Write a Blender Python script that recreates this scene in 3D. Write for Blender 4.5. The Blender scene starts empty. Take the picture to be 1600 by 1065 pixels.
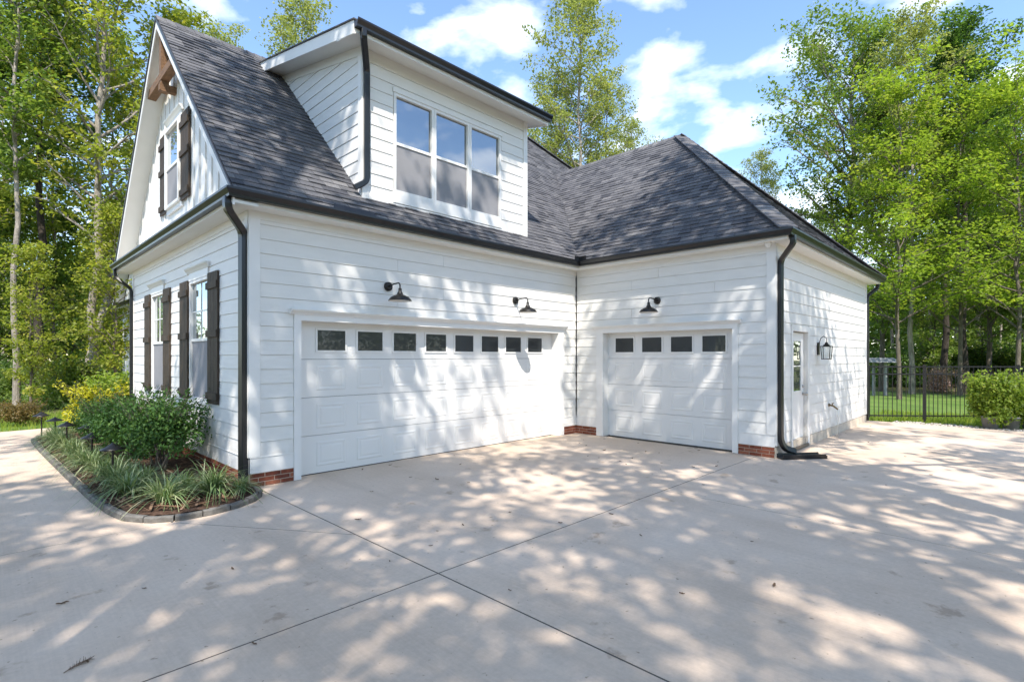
import bpy, bmesh, math, random
import numpy as np
from mathutils import Vector, Matrix

random.seed(7)
RNG = np.random.default_rng(11)
SC = bpy.context.scene
COL = SC.collection

# ------------------------------------------------------------------ camera, sky, sun, exposure
cam_d = bpy.data.cameras.new('camera')
cam = bpy.data.objects.new('camera', cam_d); COL.objects.link(cam)
CAM = Vector((-2.4304, -7.0781, 1.674)); YAW = math.radians(45.507)
cam.location = CAM
cam.rotation_euler = (math.radians(90), 0, -YAW)
cam_d.sensor_width = 36.0
cam_d.lens = 820.38 / 1600 * 36
cam_d.shift_y = 24.3 / 1600
cam_d.clip_start = 0.05; cam_d.clip_end = 900
SC.camera = cam

SUN = Vector((-0.382, -0.470, 0.795)).normalized()      # towards the sun
W = bpy.data.worlds.new('World'); SC.world = W; W.use_nodes = True
nt = W.node_tree; nt.nodes.clear()
def wn(t, **k):
    n = nt.nodes.new(t)
    for a, b in k.items(): setattr(n, a, b)
    return n
sky = wn('ShaderNodeTexSky', sky_type='NISHITA', sun_disc=False)
sky.sun_elevation = math.asin(SUN.z); sky.sun_rotation = math.atan2(SUN.x, SUN.y)
sky.air_density = 1.0; sky.dust_density = 0.05; sky.ozone_density = 3.2
tc = wn('ShaderNodeTexCoord')
mp = wn('ShaderNodeMapping'); mp.inputs['Scale'].default_value = (1.0, 1.0, 2.1); mp.inputs['Location'].default_value = (2.2, 3.4, 1.1)
nz = wn('ShaderNodeTexNoise'); nz.inputs['Scale'].default_value = 6.2; nz.inputs['Detail'].default_value = 7; nz.inputs['Roughness'].default_value = 0.5; nz.inputs['Distortion'].default_value = 0.15
cr = wn('ShaderNodeValToRGB'); cr.color_ramp.elements[0].position = 0.49; cr.color_ramp.elements[1].position = 0.82
mxc = wn('ShaderNodeMixRGB'); mxc.inputs[2].default_value = (7.8, 7.8, 7.8, 1)
bg = wn('ShaderNodeBackground'); bg.inputs['Strength'].default_value = 0.15
wo = wn('ShaderNodeOutputWorld')
L_ = nt.links.new
L_(tc.outputs['Generated'], mp.inputs['Vector']); L_(mp.outputs['Vector'], nz.inputs['Vector'])
L_(nz.outputs['Fac'], cr.inputs['Fac']); L_(cr.outputs['Color'], mxc.inputs[0]); L_(sky.outputs['Color'], mxc.inputs[1])
L_(mxc.outputs['Color'], bg.inputs['Color']); L_(bg.outputs['Background'], wo.inputs['Surface'])

sd = bpy.data.lights.new('sun', 'SUN'); sd.energy = 3.0; sd.angle = math.radians(0.45); sd.color = (1.0, 0.94, 0.86)
sun = bpy.data.objects.new('sun', sd); COL.objects.link(sun)
sun.rotation_euler = SUN.to_track_quat('Z', 'Y').to_euler(); sun.location = (-8, -10, 20)

SC.view_settings.view_transform = 'Standard'; SC.view_settings.look = 'None'
SC.view_settings.gamma = 1.0; SC.view_settings.use_curve_mapping = False
SC.view_settings.exposure = 1.3
SC.render.engine = 'CYCLES'
SC.cycles.max_bounces = 7; SC.cycles.diffuse_bounces = 4; SC.cycles.transmission_bounces = 4; SC.cycles.transparent_max_bounces = 4
SC.cycles.use_denoising = True
SC.cycles.use_adaptive_sampling = True

# ------------------------------------------------------------------ materials
MATS = {}
def mat(name, col, rough=0.6, spec=0.3, metal=0.0, var=0.0, vscale=4.0, bump=0.0, bscale=40.0, bdist=0.01, tone=None, stretch=None):
    """procedural principled: base colour, soft noise variation, noise bump, optional per-piece tone attribute"""
    m = bpy.data.materials.new(name); m.use_nodes = True; t = m.node_tree; N = t.nodes; Lk = t.links.new
    b = N['Principled BSDF']; b.inputs['Roughness'].default_value = rough; b.inputs['Metallic'].default_value = metal
    b.inputs['Specular IOR Level'].default_value = spec
    c = (*col, 1)
    b.inputs['Base Color'].default_value = c
    geo = N.new('ShaderNodeNewGeometry'); vec = geo.outputs['Position']
    if stretch:
        ma = N.new('ShaderNodeMapping'); ma.inputs['Scale'].default_value = stretch; Lk(vec, ma.inputs['Vector']); vec = ma.outputs['Vector']
    cur = None
    if tone:
        at = N.new('ShaderNodeAttribute'); at.attribute_name = 'tone'
        r = N.new('ShaderNodeValToRGB'); r.color_ramp.elements[0].color = (*tone[0], 1); r.color_ramp.elements[1].color = (*tone[-1], 1)
        for i, x in enumerate(tone[1:-1]):
            e = r.color_ramp.elements.new((i + 1) / (len(tone) - 1)); e.color = (*x, 1)
        Lk(at.outputs['Fac'], r.inputs['Fac']); cur = r.outputs['Color']
    if var:
        n = N.new('ShaderNodeTexNoise'); n.inputs['Scale'].default_value = vscale; n.inputs['Detail'].default_value = 6; Lk(vec, n.inputs['Vector'])
        mr = N.new('ShaderNodeMapRange'); mr.inputs[1].default_value = 0.3; mr.inputs[2].default_value = 0.7; mr.inputs[3].default_value = 1 - var; mr.inputs[4].default_value = 1 + var
        Lk(n.outputs['Fac'], mr.inputs[0])
        mx = N.new('ShaderNodeMixRGB'); mx.blend_type = 'MULTIPLY'; mx.inputs[0].default_value = 1
        if cur: Lk(cur, mx.inputs[1])
        else: mx.inputs[1].default_value = c
        Lk(mr.outputs[0], mx.inputs[2]); cur = mx.outputs['Color']
    if cur: Lk(cur, b.inputs['Base Color'])
    if bump:
        n = N.new('ShaderNodeTexNoise'); n.inputs['Scale'].default_value = bscale; n.inputs['Detail'].default_value = 5; Lk(vec, n.inputs['Vector'])
        bp = N.new('ShaderNodeBump'); bp.inputs['Strength'].default_value = bump; bp.inputs['Distance'].default_value = bdist
        Lk(n.outputs['Fac'], bp.inputs['Height']); Lk(bp.outputs['Normal'], b.inputs['Normal'])
    MATS[name] = m
    return m

WHITE = mat('white_siding_paint', (0.76, 0.74, 0.70), 0.5, 0.3, var=0.03, vscale=2.5, bump=0.12, bscale=60, bdist=0.003, stretch=(1, 1, 6))
def splash(m):
    t = m.node_tree; N = t.nodes; Lk = t.links.new; b = N['Principled BSDF']; src = b.inputs['Base Color'].links[0].from_socket
    g = N.new('ShaderNodeNewGeometry'); sp = N.new('ShaderNodeSeparateXYZ'); Lk(g.outputs['Position'], sp.inputs[0])
    n = N.new('ShaderNodeTexNoise'); n.inputs['Scale'].default_value = 7; n.inputs['Detail'].default_value = 7; Lk(g.outputs['Position'], n.inputs['Vector'])
    h = N.new('ShaderNodeMapRange'); h.inputs[1].default_value = 0.15; h.inputs[2].default_value = 0.75; h.inputs[3].default_value = 0.30; h.inputs[4].default_value = -0.12; Lk(sp.outputs['Z'], h.inputs[0])
    a = N.new('ShaderNodeMath'); Lk(n.outputs['Fac'], a.inputs[0]); Lk(h.outputs[0], a.inputs[1])
    r = N.new('ShaderNodeMapRange'); r.inputs[1].default_value = 0.55; r.inputs[2].default_value = 0.95; r.inputs[3].default_value = 0.0; r.inputs[4].default_value = 0.35; Lk(a.outputs[0], r.inputs[0])
    x = N.new('ShaderNodeMixRGB'); x.inputs[2].default_value = (0.42, 0.35, 0.27, 1); Lk(r.outputs[0], x.inputs[0]); Lk(src, x.inputs[1]); Lk(x.outputs[0], b.inputs['Base Color'])
splash(WHITE)
TRIM = mat('white_trim_paint', (0.775, 0.76, 0.73), 0.42, 0.35, var=0.015, vscale=3)
SOFFIT = mat('soffit_paint', (0.78, 0.77, 0.73), 0.6, 0.2, var=0.02)
DOORW = mat('garage_door_paint', (0.76, 0.745, 0.715), 0.4, 0.35, var=0.02, vscale=1.3)
BLACK = mat('black_gutter_metal', (0.012, 0.013, 0.015), 0.28, 0.5, var=0.15, vscale=5)
BRONZE = mat('lamp_bronze', (0.022, 0.020, 0.018), 0.38, 0.5, metal=0.4)
LAMPW = mat('lamp_inner_white', (0.75, 0.74, 0.70), 0.5)
SHUT = mat('shutter_stain', (0.058, 0.043, 0.031), 0.65, 0.2, var=0.35, vscale=9, bump=0.3, bscale=30, stretch=(4, 4, .5))
TIMBER = mat('cedar_timber', (0.19, 0.108, 0.06), 0.65, 0.2, var=0.25, vscale=7, bump=0.2, bscale=25, stretch=(5, 1, 5))
SHING = mat('asphalt_shingle', (0.1, 0.1, 0.1), 0.9, 0.15, tone=[(0.060, 0.061, 0.070), (0.118, 0.116, 0.122), (0.195, 0.187, 0.186)], var=0.22, vscale=55, bump=0.5, bscale=220, bdist=0.003)
DECK = mat('roof_underlay', (0.03, 0.03, 0.034), 0.9)
BRICK = mat('red_brick', (0.3, 0.1, 0.06), 0.85, 0.15, tone=[(0.13, 0.042, 0.028), (0.22, 0.068, 0.040), (0.29, 0.11, 0.065)], var=0.25, vscale=30, bump=0.5, bscale=90, bdist=0.004)
MORTAR = mat('mortar', (0.48, 0.42, 0.34), 0.95, 0.1, var=0.15, vscale=25, bump=0.4, bscale=120, bdist=0.003)
BLOCK = mat('cream_foundation', (0.56, 0.49, 0.40), 0.85, 0.15, var=0.14, vscale=6, bump=0.3, bscale=70, bdist=0.004)
RUBBER = mat('door_seal', (0.05, 0.05, 0.05), 0.7)
STEEL = mat('satin_nickel', (0.45, 0.44, 0.42), 0.3, 0.5, metal=1.0)
BRASS = mat('spigot_brass', (0.22, 0.15, 0.07), 0.4, 0.5, metal=0.8)
DARKIN = mat('dark_interior', (0.014, 0.016, 0.018), 0.9)
SCREEN = mat('insect_screen', (0.27, 0.265, 0.275), 0.75, 0.25, var=0.10, vscale=2)
BLIND = mat('white_blind', (0.55, 0.56, 0.57), 0.7)
SOIL = mat('joint_soil', (0.10, 0.084, 0.07), 0.95)
MULCH = mat('pine_mulch', (0.085, 0.052, 0.036), 0.95, 0.1, var=0.5, vscale=24, bump=0.8, bscale=60, bdist=0.03)
STRAW = mat('pine_straw', (0.2, 0.1, 0.05), 0.9, 0.1, tone=[(0.06, 0.034, 0.022), (0.15, 0.085, 0.052), (0.30, 0.20, 0.13)])
EDGE = mat('edging_stone', (0.15, 0.14, 0.125), 0.9, 0.15, var=0.3, vscale=16, bump=0.6, bscale=60, bdist=0.008)
PLASTIC = mat('nursery_pot_plastic', (0.27, 0.27, 0.275), 0.55, 0.35, var=0.15)
GRAVEL = mat('gravel', (0.42, 0.38, 0.34), 0.9, tone=[(0.26, 0.23, 0.2), (0.45, 0.41, 0.37), (0.6, 0.55, 0.5)])
FENCE = mat('fence_black', (0.014, 0.014, 0.015), 0.45, 0.4)
DRYLEAF = mat('dry_leaf_brown', (0.15, 0.095, 0.06), 0.85, 0.15, var=0.3, vscale=60)
SHED = mat('weathered_grey_wood', (0.30, 0.30, 0.31), 0.8, var=0.2, vscale=5)

def concrete():
    m = bpy.data.materials.new('broom_concrete'); m.use_nodes = True; t = m.node_tree; N = t.nodes; Lk = t.links.new
    b = N['Principled BSDF']; b.inputs['Roughness'].default_value = 0.82; b.inputs['Specular IOR Level'].default_value = 0.25
    g = N.new('ShaderNodeNewGeometry'); pos = g.outputs['Position']
    def noise(s, d, ro=0.6, vec=pos):
        n = N.new('ShaderNodeTexNoise'); n.inputs['Scale'].default_value = s; n.inputs['Detail'].default_value = d; n.inputs['Roughness'].default_value = ro; Lk(vec, n.inputs['Vector']); return n.outputs['Fac']
    def ramp(f, stops):
        r = N.new('ShaderNodeValToRGB'); e = r.color_ramp.elements
        e[0].position, e[0].color = stops[0][0], (*stops[0][1], 1); e[1].position, e[1].color = stops[-1][0], (*stops[-1][1], 1)
        for p, c in stops[1:-1]:
            x = e.new(p); x.color = (*c, 1)
        Lk(f, r.inputs['Fac']); return r.outputs['Color']
    def mul(a, c):
        x = N.new('ShaderNodeMixRGB'); x.blend_type = 'MULTIPLY'; x.inputs[0].default_value = 1; Lk(a, x.inputs[1]); Lk(c, x.inputs[2]); return x.outputs['Color']
    base = ramp(noise(0.55, 7, 0.62), [(0.3, (0.550, 0.425, 0.318)), (0.5, (0.615, 0.484, 0.370)), (0.7, (0.655, 0.530, 0.418))])
    fine = ramp(noise(26, 6, 0.75), [(0.3, (0.9, 0.9, 0.9)), (0.7, (1.06, 1.06, 1.06))])
    st = ramp(noise(2.3, 5, 0.6), [(0.0, (0.55, 0.52, 0.49)), (0.315, (0.74, 0.71, 0.68)), (0.365, (1, 1, 1)), (1, (1, 1, 1))])
    spk = ramp(noise(17, 3, 0.5), [(0.0, (0.5, 0.47, 0.44)), (0.275, (0.62, 0.59, 0.56)), (0.305, (1, 1, 1)), (1, (1, 1, 1))])
    wear = ramp(noise(0.23, 3, 0.5), [(0.3, (0.92, 0.92, 0.92)), (0.7, (1.05, 1.05, 1.05))])
    mt = N.new('ShaderNodeMapping'); mt.inputs['Scale'].default_value = (2.4, 0.22, 1); Lk(pos, mt.inputs['Vector'])
    tyre = ramp(noise(1.0, 4, 0.55, mt.outputs['Vector']), [(0.34, (0.93, 0.925, 0.92)), (0.5, (1, 1, 1))])
    ma = N.new('ShaderNodeMapping'); ma.inputs['Scale'].default_value = (60, 2.0, 1); Lk(pos, ma.inputs['Vector'])
    br = ramp(noise(1.0, 3, 0.5, ma.outputs['Vector']), [(0.3, (0.965, 0.965, 0.965)), (0.7, (1.03, 1.03, 1.03))])
    Lk(mul(mul(mul(mul(mul(mul(base, fine), st), br), spk), wear), tyre), b.inputs['Base Color'])
    bp = N.new('ShaderNodeBump'); bp.inputs['Strength'].default_value = 0.25; bp.inputs['Distance'].default_value = 0.004
    Lk(noise(90, 4), bp.inputs['Height']); Lk(bp.outputs['Normal'], b.inputs['Normal'])
    return m
CONC = concrete()

def leafmat(name, tones, trans=0.5, rough=0.45, spec=0.3):
    m = bpy.data.materials.new(name); m.use_nodes = True; t = m.node_tree; N = t.nodes; Lk = t.links.new
    b = N['Principled BSDF']; b.inputs['Roughness'].default_value = rough; b.inputs['Specular IOR Level'].default_value = spec
    at = N.new('ShaderNodeAttribute'); at.attribute_name = 'tone'
    r = N.new('ShaderNodeValToRGB'); e = r.color_ramp.elements
    e[0].color = (*tones[0], 1); e[1].color = (*tones[-1], 1)
    for i, x in enumerate(tones[1:-1]):
        k = e.new((i + 1) / (len(tones) - 1)); k.color = (*x, 1)
    Lk(at.outputs['Fac'], r.inputs['Fac']); Lk(r.outputs['Color'], b.inputs['Base Color'])
    tr = N.new('ShaderNodeBsdfTranslucent')
    hs = N.new('ShaderNodeMixRGB'); hs.blend_type = 'MULTIPLY'; hs.inputs[0].default_value = 1; hs.inputs[2].default_value = (1.5, 1.55, 0.7, 1)
    Lk(r.outputs['Color'], hs.inputs[1]); Lk(hs.outputs['Color'], tr.inputs['Color'])
    mx = N.new('ShaderNodeMixShader'); mx.inputs[0].default_value = trans
    Lk(b.outputs[0], mx.inputs[1]); Lk(tr.outputs[0], mx.inputs[2]); Lk(mx.outputs[0], N['Material Output'].inputs['Surface'])
    return m
LEAF_MID = leafmat('leaf_mid_green', [(0.080, 0.140, 0.032), (0.165, 0.240, 0.055), (0.310, 0.345, 0.090)])
LEAF_YEL = leafmat('leaf_yellow_green', [(0.140, 0.185, 0.032), (0.270, 0.310, 0.055), (0.430, 0.380, 0.080)])
LEAF_LIME = leafmat('leaf_lime', [(0.120, 0.190, 0.030), (0.235, 0.320, 0.048), (0.380, 0.410, 0.080)])
LEAF_DARK = leafmat('leaf_dark_green', [(0.040, 0.090, 0.026), (0.085, 0.155, 0.038), (0.150, 0.220, 0.052)])
LEAF_PALE = leafmat('leaf_pale_poplar', [(0.170, 0.205, 0.070), (0.280, 0.310, 0.115), (0.400, 0.390, 0.160)])
LEAF_GOLD = leafmat('leaf_gold', [(0.260, 0.270, 0.018), (0.460, 0.430, 0.022), (0.580, 0.530, 0.040)], 0.35)
LEAF_HOLLY = leafmat('leaf_holly', [(0.034, 0.085, 0.022), (0.072, 0.155, 0.036), (0.170, 0.265, 0.060)], 0.22, 0.5, 0.2)
LEAF_RUST = leafmat('leaf_rust', [(0.09, 0.085, 0.025), (0.19, 0.125, 0.04), (0.27, 0.19, 0.06)], 0.35)
LEAF_PINK = leafmat('petal_pink', [(0.30, 0.20, 0.17), (0.50, 0.32, 0.28), (0.62, 0.45, 0.40)], 0.3)
BLADE = leafmat('variegated_blade', [(0.110, 0.180, 0.065), (0.230, 0.300, 0.135), (0.480, 0.500, 0.300)], 0.25, 0.4)
BARK_PALE = mat('bark_pale', (0.30, 0.26, 0.215), 0.9, 0.1, var=0.4, vscale=5, bump=0.8, bscale=14, bdist=0.04, stretch=(3, 3, .8))
BARK_GREY = mat('bark_grey', (0.15, 0.125, 0.10), 0.9, 0.1, var=0.4, vscale=6, bump=0.8, bscale=16, bdist=0.04, stretch=(3, 3, .7))
BARK_DARK = mat('bark_dark', (0.065, 0.054, 0.045), 0.95, 0.1, var=0.4, vscale=6, bump=0.9, bscale=14, bdist=0.05, stretch=(3, 3, .6))
def groundmat(name, cols, s1, s2, bump=0.5):
    m = bpy.data.materials.new(name); m.use_nodes = True; t = m.node_tree; N = t.nodes; Lk = t.links.new
    b = N['Principled BSDF']; b.inputs['Roughness'].default_value = 0.95; b.inputs['Specular IOR Level'].default_value = 0.1
    g = N.new('ShaderNodeNewGeometry')
    a = N.new('ShaderNodeTexNoise'); a.inputs['Scale'].default_value = s1; a.inputs['Detail'].default_value = 6; Lk(g.outputs['Position'], a.inputs['Vector'])
    f = N.new('ShaderNodeTexNoise'); f.inputs['Scale'].default_value = s2; f.inputs['Detail'].default_value = 5; f.inputs['Roughness'].default_value = 0.7; Lk(g.outputs['Position'], f.inputs['Vector'])
    ad = N.new('ShaderNodeMath'); ad.operation = 'ADD'; Lk(a.outputs['Fac'], ad.inputs[0]); Lk(f.outputs['Fac'], ad.inputs[1])
    hf = N.new('ShaderNodeMath'); hf.operation = 'MULTIPLY'; hf.inputs[1].default_value = 0.5; Lk(ad.outputs[0], hf.inputs[0])
    r = N.new('ShaderNodeValToRGB'); e = r.color_ramp.elements; e[0].position = 0.36; e[1].position = 0.64; e[0].color = (*cols[0], 1); e[1].color = (*cols[-1], 1)
    k = e.new(0.5); k.color = (*cols[1], 1)
    Lk(hf.outputs[0], r.inputs['Fac']); Lk(r.outputs['Color'], b.inputs['Base Color'])
    bp = N.new('ShaderNodeBump'); bp.inputs['Strength'].default_value = bump; bp.inputs['Distance'].default_value = 0.03
    Lk(f.outputs['Fac'], bp.inputs['Height']); Lk(bp.outputs['Normal'], b.inputs['Normal'])
    return m
LAWN = groundmat('lawn_grass', [(0.075, 0.130, 0.028), (0.115, 0.185, 0.040), (0.170, 0.225, 0.060)], 0.8, 45)
FLOOR = groundmat('forest_floor', [(0.050, 0.060, 0.022), (0.085, 0.095, 0.032), (0.130, 0.115, 0.050)], 0.5, 14)

def glassmat(name, refl, tint):
    m = bpy.data.materials.new(name); m.use_nodes = True; t = m.node_tree; N = t.nodes; Lk = t.links.new
    b = N['Principled BSDF']; b.inputs['Base Color'].default_value = (*tint, 1); b.inputs['Roughness'].default_value = 0.3
    gl = N.new('ShaderNodeBsdfGlossy'); gl.inputs['Roughness'].default_value = 0.015; gl.inputs['Color'].default_value = (0.92, 0.97, 1, 1)
    lw = N.new('ShaderNodeFresnel'); lw.inputs['IOR'].default_value = 1.5
    ad = N.new('ShaderNodeMath'); ad.operation = 'ADD'; ad.use_clamp = True; ad.inputs[1].default_value = refl; Lk(lw.outputs[0], ad.inputs[0])
    nz = N.new('ShaderNodeTexNoise'); nz.inputs['Scale'].default_value = 2.2
    g = N.new('ShaderNodeNewGeometry'); Lk(g.outputs['Position'], nz.inputs['Vector'])
    bp = N.new('ShaderNodeBump'); bp.inputs['Strength'].default_value = 0.02; bp.inputs['Distance'].default_value = 0.05
    Lk(nz.outputs['Fac'], bp.inputs['Height']); Lk(bp.outputs['Normal'], gl.inputs['Normal'])
    mx = N.new('ShaderNodeMixShader'); Lk(ad.outputs[0], mx.inputs[0]); Lk(b.outputs[0], mx.inputs[1]); Lk(gl.outputs[0], mx.inputs[2])
    Lk(mx.outputs[0], N['Material Output'].inputs['Surface'])
    return m
GLASS = glassmat('window_glass', 0.24, (0.018, 0.024, 0.028))
GLASS_G = glassmat('garage_glass', -0.02, (0.022, 0.026, 0.028))
GLASS_L = bpy.data.materials.new('lantern_glass'); GLASS_L.use_nodes = True
_n = GLASS_L.node_tree.nodes; _t = _n.new('ShaderNodeBsdfTransparent'); _t.inputs[0].default_value = (0.93, 0.95, 0.95, 1); _g = _n.new('ShaderNodeBsdfGlossy'); _g.inputs['Roughness'].default_value = 0.03; _m = _n.new('ShaderNodeMixShader'); _m.inputs[0].default_value = 0.12
for _a, _b in ((_t, 1), (_g, 2)): GLASS_L.node_tree.links.new(_a.outputs[0], _m.inputs[_b])
GLASS_L.node_tree.links.new(_m.outputs[0], _n['Material Output'].inputs['Surface'])

# ------------------------------------------------------------------ builders
class MB:
    def __init__(s): s.v = []; s.f = []; s.t = []
    def poly(s, pts, faces, tone=0.5):
        o = len(s.v); s.v += [tuple(p) for p in pts]
        for f in faces: s.f.append(tuple(o + i for i in f)); s.t.append(tone)
        return s
    def hexa(s, b, t, tone=0.5):
        """b: 4 bottom corners, t: 4 top corners, same winding"""
        return s.poly(list(b) + list(t), [(3, 2, 1, 0), (4, 5, 6, 7), (0, 1, 5, 4), (1, 2, 6, 5), (2, 3, 7, 6), (3, 0, 4, 7)], tone)
    def box(s, x0, x1, y0, y1, z0, z1, tone=0.5):
        return s.hexa([(x0, y0, z0), (x1, y0, z0), (x1, y1, z0), (x0, y1, z0)], [(x0, y0, z1), (x1, y0, z1), (x1, y1, z1), (x0, y1, z1)], tone)
    def prism(s, pts, off, tone=0.5):
        """polygon pts (3D) extruded by vector off"""
        n = len(pts); off = Vector(off); q = [tuple(Vector(p) + off) for p in pts]
        return s.poly(list(pts) + q, [tuple(range(n - 1, -1, -1)), tuple(range(n, 2 * n))] + [(i, (i + 1) % n, n + (i + 1) % n, n + i) for i in range(n)], tone)
    def tube(s, path, radii, n=8, tone=0.5, caps=True, rect=None):
        path = [Vector(p) for p in path]
        if not hasattr(radii, '__len__'): radii = [radii] * len(path)
        o = len(s.v); up = None
        for i, p in enumerate(path):
            d = (path[min(i + 1, len(path) - 1)] - path[max(i - 1, 0)]).normalized()
            if up is None:
                up = rect[2] if rect else (Vector((0, 0, 1)) if abs(d.z) < 0.9 else Vector((1, 0, 0)))
                up = Vector(up)
            a = (up - d * up.dot(d)).normalized(); up = a; b = d.cross(a)
            if rect:
                w, h, _ = rect; k = 0.25
                ring = [(1, 1 - k), (1 - k, 1), (-1 + k, 1), (-1, 1 - k), (-1, -1 + k), (-1 + k, -1), (1 - k, -1), (1, -1 + k)]
                for x, y in ring: s.v.append(tuple(p + a * (x * w / 2) + b * (y * h / 2)))
                n = 8
            else:
                for k in range(n):
                    t = 2 * math.pi * k / n; s.v.append(tuple(p + (a * math.cos(t) + b * math.sin(t)) * radii[i]))
        for i in range(len(path) - 1):
            for k in range(n):
                s.f.append((o + i * n + k, o + i * n + (k + 1) % n, o + (i + 1) * n + (k + 1) % n, o + (i + 1) * n + k)); s.t.append(tone)
        if caps:
            s.f.append(tuple(o + k for k in range(n - 1, -1, -1))); s.t.append(tone)
            e = o + (len(path) - 1) * n; s.f.append(tuple(e + k for k in range(n))); s.t.append(tone)
        return s
    def lathe(s, prof, c=(0, 0, 0), n=20, tone=0.5):
        o = len(s.v); c = Vector(c)
        for r, z in prof:
            for k in range(n):
                t = 2 * math.pi * k / n; s.v.append((c.x + r * math.cos(t), c.y + r * math.sin(t), c.z + z))
        for i in range(len(prof) - 1):
            for k in range(n):
                s.f.append((o + i * n + k, o + i * n + (k + 1) % n, o + (i + 1) * n + (k + 1) % n, o + (i + 1) * n + k)); s.t.append(tone)
        return s
    def sweep(s, prof, path, tone=0.5):
        """profile [(out, z)] carried along a horizontal path, outward = right of travel, mitred"""
        P = [Vector((p[0], p[1])) for p in path]; n = len(prof); o = len(s.v)
        for i, p in enumerate(P):
            ds = []
            if i > 0: ds.append((P[i] - P[i - 1]).normalized())
            if i < len(P) - 1: ds.append((P[i + 1] - P[i]).normalized())
            ns = [Vector((d.y, -d.x)) for d in ds]
            m = ns[0] if len(ns) == 1 else (ns[0] + ns[1]) / (1 + ns[0].dot(ns[1]))
            for a, z in prof: s.v.append((p.x + m.x * a, p.y + m.y * a, z))
        for i in range(len(P) - 1):
            for k in range(n):
                s.f.append((o + i * n + k, o + i * n + (k + 1) % n, o + (i + 1) * n + (k + 1) % n, o + (i + 1) * n + k)); s.t.append(tone)
        s.f.append(tuple(o + k for k in range(n - 1, -1, -1))); s.t.append(tone)
        e = o + (len(P) - 1) * n; s.f.append(tuple(e + k for k in range(n))); s.t.append(tone)
        return s
    def mesh(s, name, material, smooth=False):
        me = bpy.data.meshes.new(name); me.from_pydata(s.v, [], s.f)
        me.materials.append(material)
        a = me.attributes.new('tone', 'FLOAT', 'FACE'); a.data.foreach_set('value', s.t)
        bm = bmesh.new(); bm.from_mesh(me); bmesh.ops.recalc_face_normals(bm, faces=bm.faces); bm.to_mesh(me); bm.free()
        if smooth: me.polygons.foreach_set('use_smooth', [True] * len(me.polygons))
        me.update()
        return me
    def build(s, name, material, parent=None, smooth=False):
        return link(name, s.mesh(name, material, smooth), parent)

def link(name, me, parent=None, loc=None):
    o = bpy.data.objects.new(name, me); COL.objects.link(o)
    if parent: o.parent = parent
    if loc is not None: o.location = loc
    return o
def tag(o, label=None, cat=None, group=None, kind=None):
    if label: o['label'] = label
    if cat: o['category'] = cat
    if group: o['group'] = group
    if kind: o['kind'] = kind
    return o
def thing(name, label, cat, loc=(0, 0, 0), rz=0, group=None):
    o = link(name, None); o.location = loc; o.rotation_euler.z = rz; o.empty_display_size = 0.2
    return tag(o, label, cat, group)
def dup(root, loc, rz=0, scale=None, label=None, group=None):
    r = root.copy(); COL.objects.link(r); r.location = loc; r.rotation_euler.z = rz
    if scale: r.scale = scale
    if label: r['label'] = label
    if group: r['group'] = group
    for ch in list(root.children):
        c = ch.copy(); COL.objects.link(c); c.parent = r
        for g in list(ch.children):
            d = g.copy(); COL.objects.link(d); d.parent = c
    return r
def bevel(o, w, seg=1):
    m = o.modifiers.new('bevel', 'BEVEL'); m.width = w; m.segments = seg; m.limit_method = 'ANGLE'

class Frame:
    """a wall's own axes: u along the wall, n outwards"""
    def __init__(s, O, u, n): s.O = Vector(O); s.u = Vector(u); s.n = Vector(n)
    def p(s, u, z, d): return s.O + s.u * u + s.n * d + Vector((0, 0, z))
    def box(s, mb, u0, u1, z0, z1, d0, d1, tone=0.5):
        return mb.hexa([s.p(u0, z0, d0), s.p(u1, z0, d0), s.p(u1, z0, d1), s.p(u0, z0, d1)], [s.p(u0, z1, d0), s.p(u1, z1, d0), s.p(u1, z1, d1), s.p(u0, z1, d1)], tone)
    def plank(s, mb, ub, ut, z0, z1, tb=0.0175, tt=0.008):
        return mb.hexa([s.p(ub[0], z0, 0.001), s.p(ub[1], z0, 0.001), s.p(ub[1], z0, tb), s.p(ub[0], z0, tb)], [s.p(ut[0], z1, 0.001), s.p(ut[1], z1, 0.001), s.p(ut[1], z1, tt), s.p(ut[0], z1, tt)])

# ------------------------------------------------------------------ ground
WA, WB, WC, D = 6.783, 4.105, 6.787, 7.091
ZB, ZS = 0.178, 3.537          # top of the brick, soffit
SL, ZE, EO = 0.985, 3.68, 0.30  # roof pitch, eave height, eave overhang
def zmain(y): return ZE + SL * (y + EO)

mb = MB(); mb.poly([(-260, -260, -0.06), (260, -260, -0.06), (260, 260, -0.06), (-260, 260, -0.06)], [(0, 1, 2, 3)])
tag(mb.build('ground', FLOOR), 'leafy woodland ground round the house and driveway', 'ground', kind='structure')
mb = MB(); mb.poly([(14.3, -16, -0.03), (27, -17, -0.03), (29, 3, -0.03), (14.2, 4, -0.03)], [(0, 1, 2, 3)])
tag(mb.build('lawn', LAWN), 'mown green lawn beyond the black fence', 'lawn', kind='structure')
mb = MB(); mb.poly([(-12, 8.0, -0.03), (-1.9, 9.25, -0.03), (0.4, 9.5, -0.03), (0.6, 12.5, -0.03), (-3, 12.3, -0.03), (-12, 11, -0.03)], [(0, 1, 2, 3, 4, 5)])
tag(mb.build('lawn', LAWN), 'strip of green grass beyond the end of the walk', 'lawn', kind='structure')

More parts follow.
